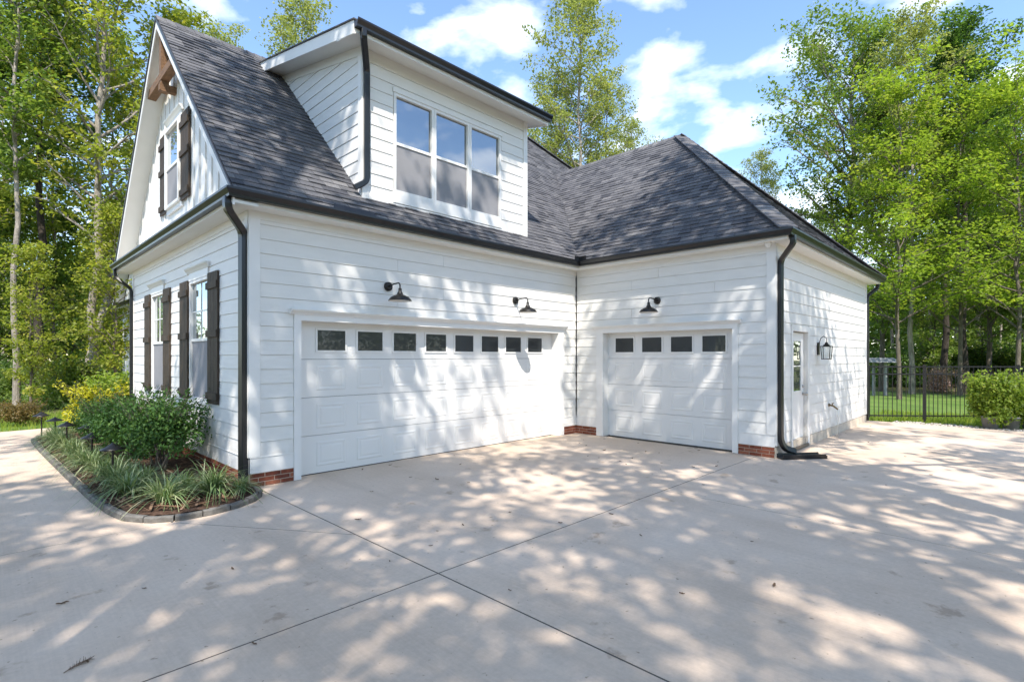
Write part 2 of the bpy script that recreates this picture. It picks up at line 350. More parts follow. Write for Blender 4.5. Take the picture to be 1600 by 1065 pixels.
drive = tag(link('driveway', None), 'pale broom-finished concrete driveway of large slabs', 'driveway', kind='structure')
def inset(poly, g):
    P = [Vector(p) for p in poly]; n = len(P); out = []
    for i in range(n):
        a, b, c = P[i - 1], P[i], P[(i + 1) % n]
        d1 = (b - a).normalized(); d2 = (c - b).normalized()
        n1 = Vector((-d1.y, d1.x)); n2 = Vector((-d2.y, d2.x))
        m = (n1 + n2) / (1 + n1.dot(n2)); out.append(b + m * g)
    return out
slabs = [
    [(-9, -3.82), (0.07, -3.82), (0.07, -2.56), (-1.05, -0.9), (-9, -0.9)],
    [(-1.05, -0.9), (0.07, -2.56), (0.07, 0.3), (-1.05, 0.3)],
    [(-9, -0.9), (-1.05, -0.9), (-1.05, 0.3), (-1.05, 9.35), (-9, 8.2)],
    [(0.07, -3.82), (6.84, -3.82), (6.84, 0.3), (0.07, 0.3)],
    [(-9, -7.4), (0.07, -7.4), (0.07, -3.82), (-9, -3.82)],
    [(0.07, -7.4), (3.59, -7.4), (3.59, -3.82), (0.07, -3.82)],
    [(3.59, -7.4), (8.9, -7.4), (8.9, -3.9), (6.84, -3.9), (6.84, -3.82), (3.59, -3.82)],
    [(8.9, -7.4), (13.85, -7.4), (13.95, -3.9), (8.9, -3.9)],
    [(-9, -12), (0.07, -12), (0.07, -7.4), (-9, -7.4)],
    [(0.07, -12), (6.9, -12), (6.9, -7.4), (0.07, -7.4)],
    [(6.9, -12), (13.6, -12), (13.85, -7.4), (6.9, -7.4)],
]
for q in slabs:
    a = inset(q, 0.004); b = inset(q, 0.011)
    n = len(a); m = MB()
    m.poly([(p.x, p.y, -0.10) for p in a] + [(p.x, p.y, -0.006) for p in a] + [(p.x, p.y, 0) for p in b],
           [tuple(range(2 * n, 3 * n))] + [(i, (i + 1) % n, n + (i + 1) % n, n + i) for i in range(n)] + [(n + i, n + (i + 1) % n, 2 * n + (i + 1) % n, 2 * n + i) for i in range(n)])
    m.build('slab', CONC, drive)
m = MB()
m.poly([(-9, -12, -0.0035), (13.6, -12, -0.0035), (13.9, 0.3, -0.0035), (-1.0, 0.3, -0.0035), (-1.05, 9.3, -0.0035), (-9, 8.1, -0.0035)], [(0, 1, 2, 3, 4, 5)])
m.build('joint_bed', SOIL, drive)

# ------------------------------------------------------------------ house
house = thing('house', 'white lap-sided house with black gutters, charcoal roof and two garage doors', 'house')
FA = Frame((0, 0, 0), (1, 0, 0), (0, -1, 0)); FB = Frame((WA, 0, 0), (0, -1, 0), (-1, 0, 0))
FC = Frame((WA, -WB, 0), (1, 0, 0), (0, -1, 0)); FL = Frame((0, 0, 0), (0, 1, 0), (-1, 0, 0))
YD, XD0, XD1 = 0.12, 1.66, 5.30
FD = Frame((XD0, YD, 0), (1, 0, 0), (0, -1, 0)); FDL = Frame((XD0, YD, 0), (0, 1, 0), (-1, 0, 0))

DA = (0.656, 6.142); DB = (0.721, 3.414); DTOP = 2.165
DC = (0.86, 1.74)
LW = [(2.135, 1.0), (4.80, 1.0)]; LZ = (0.985, 2.885)
DW = (0.54, 2.92); DZ = (4.285, 5.87)
EXPO = 0.1875

def wall(F, name, length, z0, z1, holes, th=0.10):
    us = sorted({0, length, *[h[0] for h in holes], *[h[1] for h in holes]}); zs = sorted({z0, z1, *[h[2] for h in holes], *[h[3] for h in holes]})
    m = MB()
    for a, b in zip(us, us[1:]):
        for c, d in zip(zs, zs[1:]):
            if any(h[0] <= a + 1e-6 and h[1] >= b - 1e-6 and h[2] <= c + 1e-6 and h[3] >= d - 1e-6 for h in holes): continue
            F.box(m, a, b, c, d, -th, 0)
    return m.build(name, WHITE, house)
def siding(F, parent, u0, u1, z0, z1, blocks, lim=None, joints=()):
    """lap boards from z0 up; blocks = (ua, ub, za, zb) rectangles the boards stop at; lim(z) -> (ua, ub) slanted ends"""
    z = z0; k = 0
    while z < z1 - 0.03:
        t = min(z + EXPO, z1); mid = (z + t) / 2
        ivs = [(u0, u1)]
        for b in blocks:
            if z + 0.02 < b[3] < t - 0.03:       # short board filling in over an opening
                m = MB(); F.plank(m, (b[0], b[1]), (b[0], b[1]), b[3], t - 0.005); m.build('siding_board', WHITE, parent)
            if z + 0.03 < b[2] < t - 0.02:
                m = MB(); F.plank(m, (b[0], b[1]), (b[0], b[1]), z, b[2]); m.build('siding_board', WHITE, parent)
            if b[2] < t - 0.02 and b[3] > z + 0.02:
                nx = []
                for a, c in ivs:
                    if b[1] <= a or b[0] >= c: nx.append((a, c)); continue
                    if b[0] > a: nx.append((a, b[0]))
                    if b[1] < c: nx.append((b[1], c))
                ivs = nx
        for a, c in ivs:
            cuts = [a] + [j for i, j in enumerate(joints) if i % 3 == k % 3 and a + 0.6 < j < c - 0.6] + [c]
            for p, q in zip(cuts, cuts[1:]):
                p2 = p + (0.0015 if p != a else 0); q2 = q - (0.0015 if q != c else 0)
                ub = (p2, q2); ut = (p2, q2)
                if lim:
                    lb, lt = lim(z), lim(t)
                    ub = (max(p2, lb[0]), min(q2, lb[1])); ut = (max(p2, lt[0]), min(q2, lt[1]))
                    if ub[1] - ub[0] < 0.02 or ut[1] <= ut[0]: continue
                m = MB(); F.plank(m, ub, ut, z, t - 0.005); m.build('siding_board', WHITE, parent)
        z = t; k += 1

Z0 = 0.385
wa = wall(FA, 'garage_wall', WA, ZB, ZS, [(DA[0], DA[1], ZB, DTOP)])
siding(FA, wa, 0.125, WA - 0.03, Z0, ZS - 0.02, [(DA[0] - 0.10, DA[1] + 0.19, 0, 2.30)], joints=(3.1, 4.4, 2.2))
wb = wall(FB, 'garage_wall', WB, ZB, ZS, [(DB[0], DB[1], ZB, DTOP)])
siding(FB, wb, 0.03, WB - 0.13, Z0, ZS - 0.02, [(DB[0] - 0.17, DB[1] + 0.10, 0, 2.30)], joints=(2.0, 3.1, 1.4))
wc = wall(FC, 'side_wall', WC, ZB, ZS, [(DC[0], DC[1], ZB, 2.13)])
siding(FC, wc, 0.12, WC - 0.10, 0.20, ZS - 0.02, [(DC[0] - 0.09, DC[1] + 0.11, 0, 2.24)], joints=(3.6, 4.8, 2.8))
lh = [(c - w / 2 + 0.02, c + w / 2 - 0.02, LZ[0] + 0.02, LZ[1] - 0.02) for c, w in LW]
wl = wall(FL, 'end_wall', D, ZB, ZS, lh)
siding(FL, wl, 0.12, D - 0.12, Z0, ZS - 0.02, [(c - w / 2 - 0.012, c + w / 2 + 0.012, LZ[0] - 0.10, 3.03) for c, w in LW])

# trim boards: skirt, corner boards, frieze
def trim(F, name, *b, parent=house, mt=TRIM):
    m = MB(); F.box(m, *b); o = m.build(name, mt, parent); return o
for F, segs in ((FA, [(0.0, DA[0] - 0.10), (DA[1] + 0.19, WA)]), (FB, [(0.02, DB[0] - 0.17), (DB[1] + 0.10, WB)]), (FL, [(0.02, D)])):
    for a, b in segs:
        trim(F, 'skirt_board', a, b, ZB, Z0 - 0.012, 0.001, 0.018)
        trim(F, 'skirt_cap', a, b, Z0 - 0.012, Z0, 0.001, 0.026)
trim(FA, 'corner_board', -0.020, 0.12, Z0, ZS, 0.002, 0.028); trim(FL, 'corner_board', 0.0, 0.115, Z0, ZS, 0.003, 0.027)
trim(FL, 'corner_board', D - 0.115, D, ZB, ZS, 0.003, 0.027)
trim(FB, 'corner_board', WB - 0.125, WB + 0.022, Z0, ZS, 0.002, 0.028); trim(FC, 'corner_board', 0.0, 0.115, 0.20, ZS, 0.003, 0.027)
trim(FC, 'corner_board', WC - 0.1, WC, 0.20, ZS, 0.003, 0.027)
trim(FA, 'corner_board', WA - 0.03, WA - 0.001, Z0, ZS, 0.002, 0.024); trim(FB, 'corner_board', 0.002, 0.024, Z0, ZS, 0.004, 0.030)

# bricks along the foot of the walls
def bricks(F, u0, u1, parent, bl=0.203):
    m = MB(); F.box(m, u0, u1, 0.0, ZB, -0.10, 0.012); m.build('mortar', MORTAR, parent)
    h = 0.058
    for r in range(3):
        u = u0 - (bl / 2 if r % 2 else 0.02)
        z = ZB - 0.003 - (r + 1) * h
        while u < u1:
            a, b = max(u + 0.005, u0 + 0.001), min(u + bl - 0.005, u1 - 0.001)
            if b - a > 0.03:
                m = MB(); F.box(m, a, b, max(z + 0.005, 0.001), z + h - 0.005, 0.0, 0.0165 + random.uniform(0, 0.003), random.random())
                m.build('brick', BRICK, parent)
            u += bl
bricks(FA, 0.0, DA[0] - 0.10, wa); bricks(FA, DA[1] + 0.19, WA, wa)
bricks(FB, 0.0, DB[0] - 0.17, wb); bricks(FB, DB[1] + 0.10, WB, wb)
bricks(FL, 0.0, 3.4, wl)
m = MB(); FL.box(m, 3.4, D, 0, ZB, -0.1, 0.012); m.build('foundation', MORTAR, wl)
u = 0.0
while u < WC - 0.05:
    a, b = u + 0.004, min(u + 0.405, WC) - 0.004
    if not (a > DC[0] - 0.3 and b < DC[1] + 0.25):
        m = MB(); FC.box(m, a, b, 0.0, ZB - 0.004, -0.05, 0.010 + random.uniform(0, 0.004), 0.5); m.build('foundation_block', BLOCK, wc)
    u += 0.405
m = MB(); FC.box(m, 0, WC, 0, ZB, -0.1, 0.004); m.build('foundation', MORTAR, wc)

# garage doors -------------------------------------------------------
REC = 0.17
def garage_door(F, a, b, ncol, pitch, tl, tr, label):
    gd = link('garage_door', None, house); gd['label'] = label
    hsec = DTOP / 4; c = (a + b) / 2
    for k in range(4):
        m = MB(); F.box(m, a + 0.004, b - 0.004, 0.012 + k * hsec + 0.002, 0.012 + (k + 1) * hsec - 0.004, -REC - 0.05, -REC)
        o = m.build('door_section', DOORW, gd)
        for i in range(ncol):
            uc = c + (i - (ncol - 1) / 2) * pitch
            z0 = 0.012 + k * hsec
            if k < 3:
                w, h = 0.225, 0.175; zc = z0 + hsec / 2; mm = MB()
                def ring(s, d): return [F.p(uc - w * 1 + s, zc - h + s, d), F.p(uc + w - s, zc - h + s, d), F.p(uc + w - s, zc + h - s, d), F.p(uc - w + s, zc + h - s, d)]
                R = [ring(0, -REC + 0.0005), ring(0.010, -REC + 0.0055), ring(0.026, -REC + 0.0055), ring(0.050, -REC + 0.0012), ring(0.074, -REC + 0.0055)]
                pts = sum(R, []); fc = []
                for j in range(4):
                    fc += [(j * 4 + q, j * 4 + (q + 1) % 4, j * 4 + 4 + (q + 1) % 4, j * 4 + 4 + q) for q in range(4)]
                fc.append((16, 17, 18, 19)); mm.poly(pts, fc); mm.build('raised_panel', DOORW, gd)
            else:
                zc = 1.908; w, h = 0.215, 0.145
                mm = MB()
                for q in ((uc - w - 0.028, uc - w, zc - h - 0.028, zc + h + 0.028), (uc + w, uc + w + 0.028, zc - h - 0.028, zc + h + 0.028), (uc - w, uc + w, zc + h, zc + h + 0.028), (uc - w, uc + w, zc - h - 0.028, zc - h)):
                    F.box(mm, *q, -REC + 0.0005, -REC + 0.014)
                mm.build('window_frame', DOORW, gd)
                mm = MB(); F.box(mm, uc - w, uc + w, zc - h, zc + h, -REC + 0.0006, -REC + 0.004); mm.build('pane', GLASS_G, gd)
    m = MB(); F.box(m, a + 0.004, b - 0.004, 0.0, 0.012, -REC - 0.04, -REC - 0.006); m.build('bottom_seal', RUBBER, gd)
    # casing with a stepped crown
    for q, nm in (((a - tl, a, 0.006, DTOP, -0.001, 0.030), 'casing'), ((b, b + tr, 0.006, DTOP, -0.001, 0.030), 'casing'), ((a - tl, b + tr, DTOP, 2.245, -0.001, 0.033), 'head_casing')):
        m = MB(); F.box(m, *q); m.build(nm, TRIM, gd)
    m = MB()
    pr = [(0.034, 2.245), (0.046, 2.245), (0.055, 2.262), (0.085, 2.285), (0.092, 2.300), (0.105, 2.302), (0.105, 2.316), (0.001, 2.322), (0.001, 2.245)]
    e = 0.06
    m.prism([F.p(a - tl - e, z, d) for d, z in pr], F.u * (b - a + tl + tr + 2 * e)); m.build('crown_moulding', TRIM, gd)
    m = MB()      # jamb linings
    F.box(m, a - 0.012, a + 0.003, 0.006, DTOP, -REC - 0.05, -0.002); F.box(m, b - 0.003, b + 0.012, 0.006, DTOP, -REC - 0.05, -0.002); F.box(m, a + 0.003, b - 0.003, DTOP - 0.006, DTOP + 0.01, -REC - 0.05, -0.002)
    m.build('jamb', TRIM, gd)
    return gd
garage_door(FA, DA[0], DA[1], 8, 0.632, 0.098, 0.185, 'wide white double garage door with eight small panes')
garage_door(FB, DB[0], DB[1], 4, 0.627, 0.165, 0.098, 'narrow white single garage door with four small panes')
m = MB(); FA.box(m, 0.3, 6.4, ZB, 2.5, -0.9, -0.8); m.build('garage_lining', DARKIN, house)

# side door --------------------------------------------------------------
sdr = link('side_door', None, house); sdr['label'] = 'white side door with a tall glass light'
m = MB(); FC.box(m, DC[0] + 0.02, DC[1] - 0.02, 0.06, 2.11, -0.095, -0.05); m.build('door_leaf', DOORW, sdr)
m = MB()
for q in ((DC[0] + 0.20, DC[0] + 0.225, 1.02, 1.98), (DC[1] - 0.225, DC[1] - 0.20, 1.02, 1.98), (DC[0] + 0.225, DC[1] - 0.225, 1.955, 1.98), (DC[0] + 0.225, DC[1] - 0.225, 1.02, 1.045), (DC[0] + 0.225, DC[1] - 0.225, 1.49, 1.508)):
    FC.box(m, *q, -0.0495, -0.036)
m.build('light_frame', DOORW, sdr)
m = MB(); FC.box(m, DC[0] + 0.225, DC[1] - 0.225, 1.045, 1.955, -0.0495, -0.046); m.build('pane', GLASS, sdr)
for z in (0.98, 1.12):
    m = MB(); p = FC.p(DC[1] - 0.085, z, -0.05)
    if z < 1: m.tube([p, p + Vector((0, -0.05, 0))], [0.030, 0.012], 10).tube([p + Vector((0, -0.04, 0)), p + Vector((0, -0.055, 0)), p + Vector((0, -0.075, 0)), p + Vector((0, -0.09, 0))], [0.014, 0.028, 0.029, 0.016], 12); m.build('knob', STEEL, sdr, True)
    else: m.tube([p, p + Vector((0, -0.022, 0))], [0.029, 0.026], 12); m.build('deadbolt', STEEL, sdr, True)
for q, nm in (((DC[0] - 0.09, DC[0], 0.01, 2.13, -0.002, 0.026), 'casing'), ((DC[1], DC[1] + 0.10, 0.01, 2.13, -0.002, 0.026), 'casing'), ((DC[0] - 0.09, DC[1] + 0.10, 2.13, 2.235, -0.002, 0.029), 'head_casing')):
    m = MB(); FC.box(m, *q); m.build(nm, TRIM, sdr)
m = MB(); FC.box(m, DC[0] + 0.0, DC[1] + 0.0, 0.006, 0.055, -0.10, 0.045); m.build('threshold', mat('threshold_metal', (0.14, 0.12, 0.10), 0.4, 0.5, 0.5), sdr)

# windows ----------------------------------------------------------------
def sash_window(F, u0, u1, z0, z1, parent, grille, screen=True, fr=0.045):
    w = link('window', None, parent)
    zm = (z0 + z1) / 2
    m = MB()
    for q in ((u0, u0 + fr, z0, z1), (u1 - fr, u1, z0, z1), (u0 + fr, u1 - fr, z1 - fr, z1), (u0 + fr, u1 - fr, z0, z0 + fr)):
        F.box(m, *q, -0.06, 0.022)
    F.box(m, u0 + fr, u1 - fr, zm - 0.022, zm + 0.022, -0.04, 0.004)
    m.build('frame', TRIM, w)
    m = MB(); F.box(m, u0 + fr - 0.004, u1 - fr + 0.004, zm + 0.02, z1 - fr + 0.004, -0.030, -0.024); m.build('pane', GLASS, w)
    m = MB(); F.box(m, u0 + fr - 0.004, u1 - fr + 0.004, z0 + fr - 0.004, zm - 0.02, -0.050, -0.044); m.build('pane', GLASS, w)
    if screen:
        m = MB(); F.box(m, u0 + fr, u1 - fr, z0 + fr, zm - 0.022, -0.016, -0.013); m.build('insect_screen', SCREEN, w)
    if grille:
        m = MB(); uc = (u0 + u1) / 2; zc = (zm + z1 - fr) / 2
        F.box(m, uc - 0.009, uc + 0.009, zm + 0.022, z1 - fr, -0.0235, -0.016); F.box(m, u0 + fr, uc - 0.0095, zc - 0.009, zc + 0.009, -0.0235, -0.015); F.box(m, uc + 0.0095, u1 - fr, zc - 0.009, zc + 0.009, -0.0235, -0.015)
        m.build('grille', TRIM, w)
    return w
def shutter(F, u0, u1, z0, z1, parent):
    s = link('shutter', None, parent); n = 3; wd = (u1 - u0) / n
    for i in range(n):
        m = MB(); F.box(m, u0 + i * wd + 0.003, u0 + (i + 1) * wd - 0.003, z0, z1, 0.021, 0.045); m.build('board', SHUT, s)
    h = z1 - z0
    for z in (z0 + 0.11, z0 + h * 0.53, z1 - 0.20):
        m = MB(); F.box(m, u0 - 0.012, u1 + 0.012, z - 0.045, z + 0.055, 0.045, 0.068); m.build('batten', SHUT, s)
    return s
def window_head(F, u0, u1, z, parent, e=0.08):
    m = MB(); F.box(m, u0, u1, z, z + 0.12, 0.001, 0.030); m.build('head_casing', TRIM, parent)
    m = MB(); pr = [(0.001, z + 0.12), (0.034, z + 0.12), (0.055, z + 0.155), (0.078, z + 0.178), (0.085, z + 0.195), (0.001, z + 0.20)]
    m.prism([F.p(u0 - e, a, d) for d, a in pr], F.u * (u1 - u0 + 2 * e)); m.build('crown_moulding', TRIM, parent)
for c, w in LW:
    x = sash_window(FL, c - w / 2, c + w / 2, *LZ, house, True)
    window_head(FL, c - w / 2, c + w / 2, LZ[1] + 0.002, x)
    m = MB(); FL.box(m, c - w / 2 - 0.03, c + w / 2 + 0.03, LZ[0] - 0.085, LZ[0] - 0.002, 0.001, 0.034); m.build('sill', TRIM, x)
    shutter(FL, c - w / 2 - 0.50, c - w / 2 - 0.03, LZ[0], LZ[1] + 0.02, house); shutter(FL, c + w / 2 + 0.03, c + w / 2 + 0.50, LZ[0], LZ[1] + 0.02, house)
    m = MB(); FL.box(m, c - w / 2, c + w / 2, *LZ, -0.30, -0.25); m.build('blind', BLIND, x)

# dormer -------------------------------------------------------------------
ZDT = 6.36
def zshed(y): return 6.505 + 0.217 * y       # top of the shed roof
wd_ = wall(FD, 'dormer_wall', XD1 - XD0, 4.06, ZDT + 0.03, [(DW[0] + 0.02, DW[1] - 0.02, DZ[0] + 0.02, DZ[1] - 0.02)])
LDX = XD1 - XD0
siding(FD, wd_, 0.09, LDX - 0.10, 4.30 - EXPO + 0.0, ZDT - 0.02, [(DW[0] - 0.012, DW[1] + 0.012, 4.10, DZ[1] + 0.07)])
trim(FD, 'corner_board', -0.018, 0.09, 4.06, ZDT, 0.002, 0.028, parent=wd_); trim(FD, 'corner_board', LDX - 0.10, LDX + 0.012, 4.06, ZDT, 0.002, 0.028, parent=wd_)
trim(FD, 'skirt_board', 0.09, LDX - 0.10, 4.06, 4.111, 0.002, 0.020, parent=wd_)
trim(FD, 'apron_board', DW[0] - 0.01, DW[1] + 0.01, DZ[0] - 0.165, DZ[0] - 0.002, 0.002, 0.030, parent=wd_)
trim(FD, 'window_cap', DW[0] - 0.02, DW[1] + 0.02, DZ[1] + 0.002, DZ[1] + 0.065, 0.002, 0.036, parent=wd_)
ww = (DW[1] - DW[0]) / 3
for i in range(3):
    sash_window(FD, DW[0] + i * ww + 0.002, DW[0] + (i + 1) * ww - 0.002, *DZ, wd_, False)
# dormer sides
def dormer_side(x0, x1, nm):
    m = MB(); ys = (YD + 0.10, 3.30)
    m.prism([(x0, ys[0], zmain(ys[0]) - 0.03), (x0, ys[1], zmain(ys[1]) - 0.03), (x0, ys[1], zshed(ys[1]) - 0.03), (x0, ys[0], zshed(ys[0]) - 0.06)], (x1 - x0, 0, 0))
    return m.build(nm, WHITE, house)
sdl = dormer_side(XD0, XD0 + 0.10, 'dormer_side_wall'); dormer_side(XD1 - 0.10, XD1, 'dormer_side_wall')
def dlim(z):
    hi = (z - ZE) / SL - EO - YD
    lo = max(0, (z + 0.17 - 6.505) / 0.217 - YD)
    return (lo, hi)
siding(FDL, sdl, 0.09, 4.0, 4.30 - EXPO, 7.1, [], lim=dlim)
trim(FDL, 'corner_board', 0.0, 0.088, 4.12, ZDT, 0.003, 0.027, parent=sdl)
m = MB()      # sloped frieze under the dormer soffit
m.hexa([(XD0 - 0.026, 0.02, zshed(0.02) - 0.30), (XD0 - 0.026, 2.95, zshed(2.95) - 0.30), (XD0 - 0.002, 2.95, zshed(2.95) - 0.30), (XD0 - 0.002, 0.02, zshed(0.02) - 0.30)],
       [(XD0 - 0.026, 0.02, zshed(0.02) - 0.16), (XD0 - 0.026, 3.1, zshed(3.1) - 0.16), (XD0 - 0.002, 3.1, zshed(3.1) - 0.16), (XD0 - 0.002, 0.02, zshed(0.02) - 0.16)])
m.build('frieze_board', TRIM, sdl)
# shed roof
DX0, DX1, DY0 = 1.30, 5.52, -0.28
sr = MB(); pr = [(DY0 + 0.02, zshed(DY0) - 0.02 - 0.14), (DY0 + 0.02, zshed(DY0) - 0.012), (3.32, zshed(3.32) - 0.012), (3.14, zshed(3.14) - 0.15)]
sr.prism([(DX0 + 0.025, y, z) for y, z in pr], (DX1 - DX0 - 0.05, 0, 0)); dr = sr.build('dormer_roof', SOFFIT, house)
for x in (DX0, DX1 - 0.026):
    m = MB(); m.hexa([(x, DY0 + 0.0, zshed(DY0) - 0.20), (x + 0.026, DY0, zshed(DY0) - 0.20), (x + 0.026, 3.05, zshed(3.05) - 0.19), (x, 3.05, zshed(3.05) - 0.19)],
                     [(x, DY0, zshed(DY0) - 0.013), (x + 0.026, DY0, zshed(DY0) - 0.013), (x + 0.026, 3.27, zshed(3.27) - 0.013), (x, 3.27, zshed(3.27) - 0.013)]); m.build('rake_board', TRIM, dr)
m = MB(); m.box(DX0 + 0.026, DX1 - 0.026, DY0 - 0.005, DY0 + 0.018, zshed(DY0) - 0.185, zshed(DY0) - 0.02); m.build('fascia', TRIM, dr)
m = MB(); m.box(DX0 + 0.026, DX1 - 0.026, DY0 + 0.02, YD - 0.03, ZDT - 0.001, ZDT + 0.02); m.build('soffit', SOFFIT, dr)
# eave return at the dormer's left end
m = MB(); m.prism([(DX0 + 0.004, DY0 + 0.001, ZDT - 0.10), (DX0 + 0.004, DY0 + 0.001, zshed(DY0) - 0.02), (DX0 + 0.004, YD + 0.12, zshed(YD + .12) - 0.16), (DX0 + 0.004, YD + 0.12, ZDT - 0.02)], (0.02, 0, 0)); m.build('eave_return', TRIM, dr)
m = MB(); sh = [(DX0 - 0.02, DY0 - 0.03), (DX1 + 0.02, DY0 - 0.03), (DX1 + 0.02, 3.29), (DX0 - 0.02, 3.29)]
m.hexa([(x, y, zshed(y) - 0.011) for x, y in sh], [(x, y, zshed(y) + 0.008) for x, y in sh], 0.4); m.build('shingle_edge', SHING, dr)

GUT = [(0.0, 0.0), (0.078, 0.0), (0.082, 0.028), (0.105, 0.062), (0.1175, 0.080), (0.1175, 0.106), (0.104, 0.106), (0.100, 0.085), (0.012, 0.085), (0.0, 0.12)]
def gutter(path, z, parent=house):
    m = MB(); m.sweep([(a, z + b) for a, b in GUT], path); return m.build('gutter', BLACK, parent)
gutter([(DX0 + 0.0, DY0 - 0.007), (DX1 + 0.01, DY0 - 0.007)], zshed(DY0) - 0.125)

# eaves: fascia, soffit, gutters round the house -----------------------------------
path = [(0, D + 0.27), (0, 0), (WA, 0), (WA, -WB), (WA + WC, -WB), (WA + WC, 6)]
m = MB(); m.sweep([(0.0, ZS), (0.27, ZS), (0.27, ZS + 0.14), (0.245, ZS + 0.14), (0.245, ZS + 0.02), (0.0, ZS + 0.02)], path); m.build('soffit', SOFFIT, house)
m = MB(); m.sweep([(0.002, ZS - 0.10), (0.024, ZS - 0.10), (0.024, ZS - 0.001), (0.002, ZS - 0.001)], [(0, D), (0, 0), (WA, 0), (WA, -WB), (WA + WC, -WB), (WA + WC, 6)]); m.build('frieze_board', WHITE, house)
g = 0.271
gutter([(-g, D + 0.30), (-g, -g), (WA - g, -g), (WA - g, -WB - g), (WA + WC + g, -WB - g), (WA + WC + g, 6)], 3.580)

def spout(pts, parent=house, w=0.078, h=0.058, up=(1, 0, 0)):
    # round each bend a little
    P = [Vector(p) for p in pts]; out = [P[0]]
    for a, b, c in zip(P, P[1:], P[2:]):
        r = min(0.07, (b - a).length * 0.4, (c - b).length * 0.4)
        q0 = b + (a - b).normalized() * r; q1 = b + (c - b).normalized() * r
        for t in (0, 0.33, 0.66, 1): out.append(q0.lerp(b, t).lerp(b.lerp(q1, t), t))
    out.append(P[-1])
    m = MB(); m.tube(out, 0, rect=(w, h, up)); return m.build('downspout', BLACK, parent)
spout([(-0.32, -0.19, 3.60), (-0.32, -0.19, 3.46), (-0.055, 0.065, 3.26), (-0.055, 0.065, 0.10)], up=(0, 1, 0), w=0.12, h=0.085)
spout([(WA - 0.15, -WB - 0.32, 3.60), (WA - 0.15, -WB - 0.32, 3.47), (WA + 0.075, -WB - 0.06, 3.25), (WA + 0.075, -WB - 0.06, 0.30), (WA + 0.15, -WB - 0.10, 0.16), (WA + 0.34, -WB - 0.20, 0.09)], up=(1, 0, 0), w=0.10, h=0.075)
spout([(WA + WC + 0.32, -WB - 0.20, 3.60), (WA + WC + 0.32, -WB - 0.20, 3.45), (WA + WC + 0.062, -WB - 0.02, 3.22), (WA + WC + 0.062, -WB - 0.02, 0.03)], up=(0, 1, 0))
spout([(-0.32, D + 0.12, 3.60), (-0.32, D + 0.12, 3.42), (-0.06, D - 0.08, 3.16), (-0.06, D - 0.08, 0.12)], up=(0, 1, 0))
spout([(1.42, -0.335, 6.33), (1.42, -0.335, 6.22), (1.70, YD - 0.06, 6.00), (1.70, YD - 0.06, 4.32), (1.52, YD - 0.02, 4.20)], up=(1, 0, 0), w=0.085, h=0.065)
# splash guards on the gutter
m = MB(); m.hexa([(0.95, -0.375, 3.67), (1.60, -0.375, 3.67), (1.60, -0.368, 3.67), (0.95, -0.368, 3.67)], [(0.97, -0.345, 3.755), (1.58, -0.345, 3.755), (1.58, -0.338, 3.755), (0.97, -0.338, 3.755)]); m.build('splash_guard', BLACK, house)
m = MB(); c = WA - 0.38
m.hexa([(c - 0.16, -0.385, 3.68), (c, -0.385, 3.68), (c, -0.378, 3.68), (c - 0.16, -0.378, 3.68)], [(c - 0.16, -0.385, 3.765), (c, -0.385, 3.765), (c, -0.378, 3.765), (c - 0.16, -0.378, 3.765)])
m.hexa([(c, -0.55, 3.68), (c + 0.007, -0.55, 3.68), (c + 0.007, -0.378, 3.68), (c, -0.376, 3.68)], [(c, -0.55, 3.765), (c + 0.007, -0.55, 3.765), (c + 0.007, -0.378, 3.765), (c, -0.376, 3.765)]); m.build('splash_guard', BLACK, house)
# splash trough on the slab
tr = thing('drain_trough', 'black plastic splash trough on concrete below corner downspout', 'drain', (WA + 0.10, -WB - 0.16, 0.002), math.radians(-38))
m = MB(); m.sweep([(-0.09, 0.0), (0.09, 0.0), (0.10, 0.075), (0.085, 0.075), (0.075, 0.02), (-0.075, 0.02), (-0.085, 0.075), (-0.10, 0.075)], [(-0.14, 0), (0.50, 0), (0.62, 0.0)]); m.build('channel', BLACK, tr)
m = MB(); m.box(0.60, 0.64, -0.10, 0.10, 0.0, 0.05); m.build('end_lip', BLACK, tr)

# roof ------------------------------------------------------------------------------
roof = link('roof', None, house)
XR, XA = WA + WC / 2, -0.28
YR = D / 2; ZR = zmain(YR)
YAp = -WB - EO + (WC / 2 + EO); ZW = ZE + SL * (WC / 2 + EO)
class Plane:
    def __init__(s, O, u, up):       # O on the eave, u along it, up = horizontal direction uphill
        s.O = Vector(O); s.u = Vector(u); s.up = (Vector(up) + Vector((0, 0, SL))).normalized(); s.n = s.u.cross(s.up)
        if s.n.z < 0: s.n = -s.n
    def p(s, a, b, h=0): return s.O + s.u * a + s.up * b + s.n * h
KS = math.sqrt(1 + SL * SL)           # slope length per horizontal metre
PM = Plane((0, -EO, ZE), (1, 0, 0), (0, 1, 0)); PW = Plane((WA - EO, 0, ZE), (0, 1, 0), (1, 0, 0)); PH = Plane((0, -WB - EO, ZE), (1, 0, 0), (0, 1, 0))
XH = 16.35                            # main house hip: x + y = XH
def lim_main(b):                      # x interval at slope distance b
    h = b / KS; y = -EO + h
    hi = WA + y if y < YR - 0.15 else XH - y
    hi = min(hi, XH - y)
    lo = XA if y < YR else (6.2 + YR - 3.3) + (y - YR)      # above the garage ridge only the main house roof goes on
    return lo, hi
YTOP = 6.1
def lim_wing(b):
    h = b / KS; return -WB - EO + h, h - EO
def lim_hip(b):
    h = b / KS; return WA - EO + h, WA + WC + EO - h
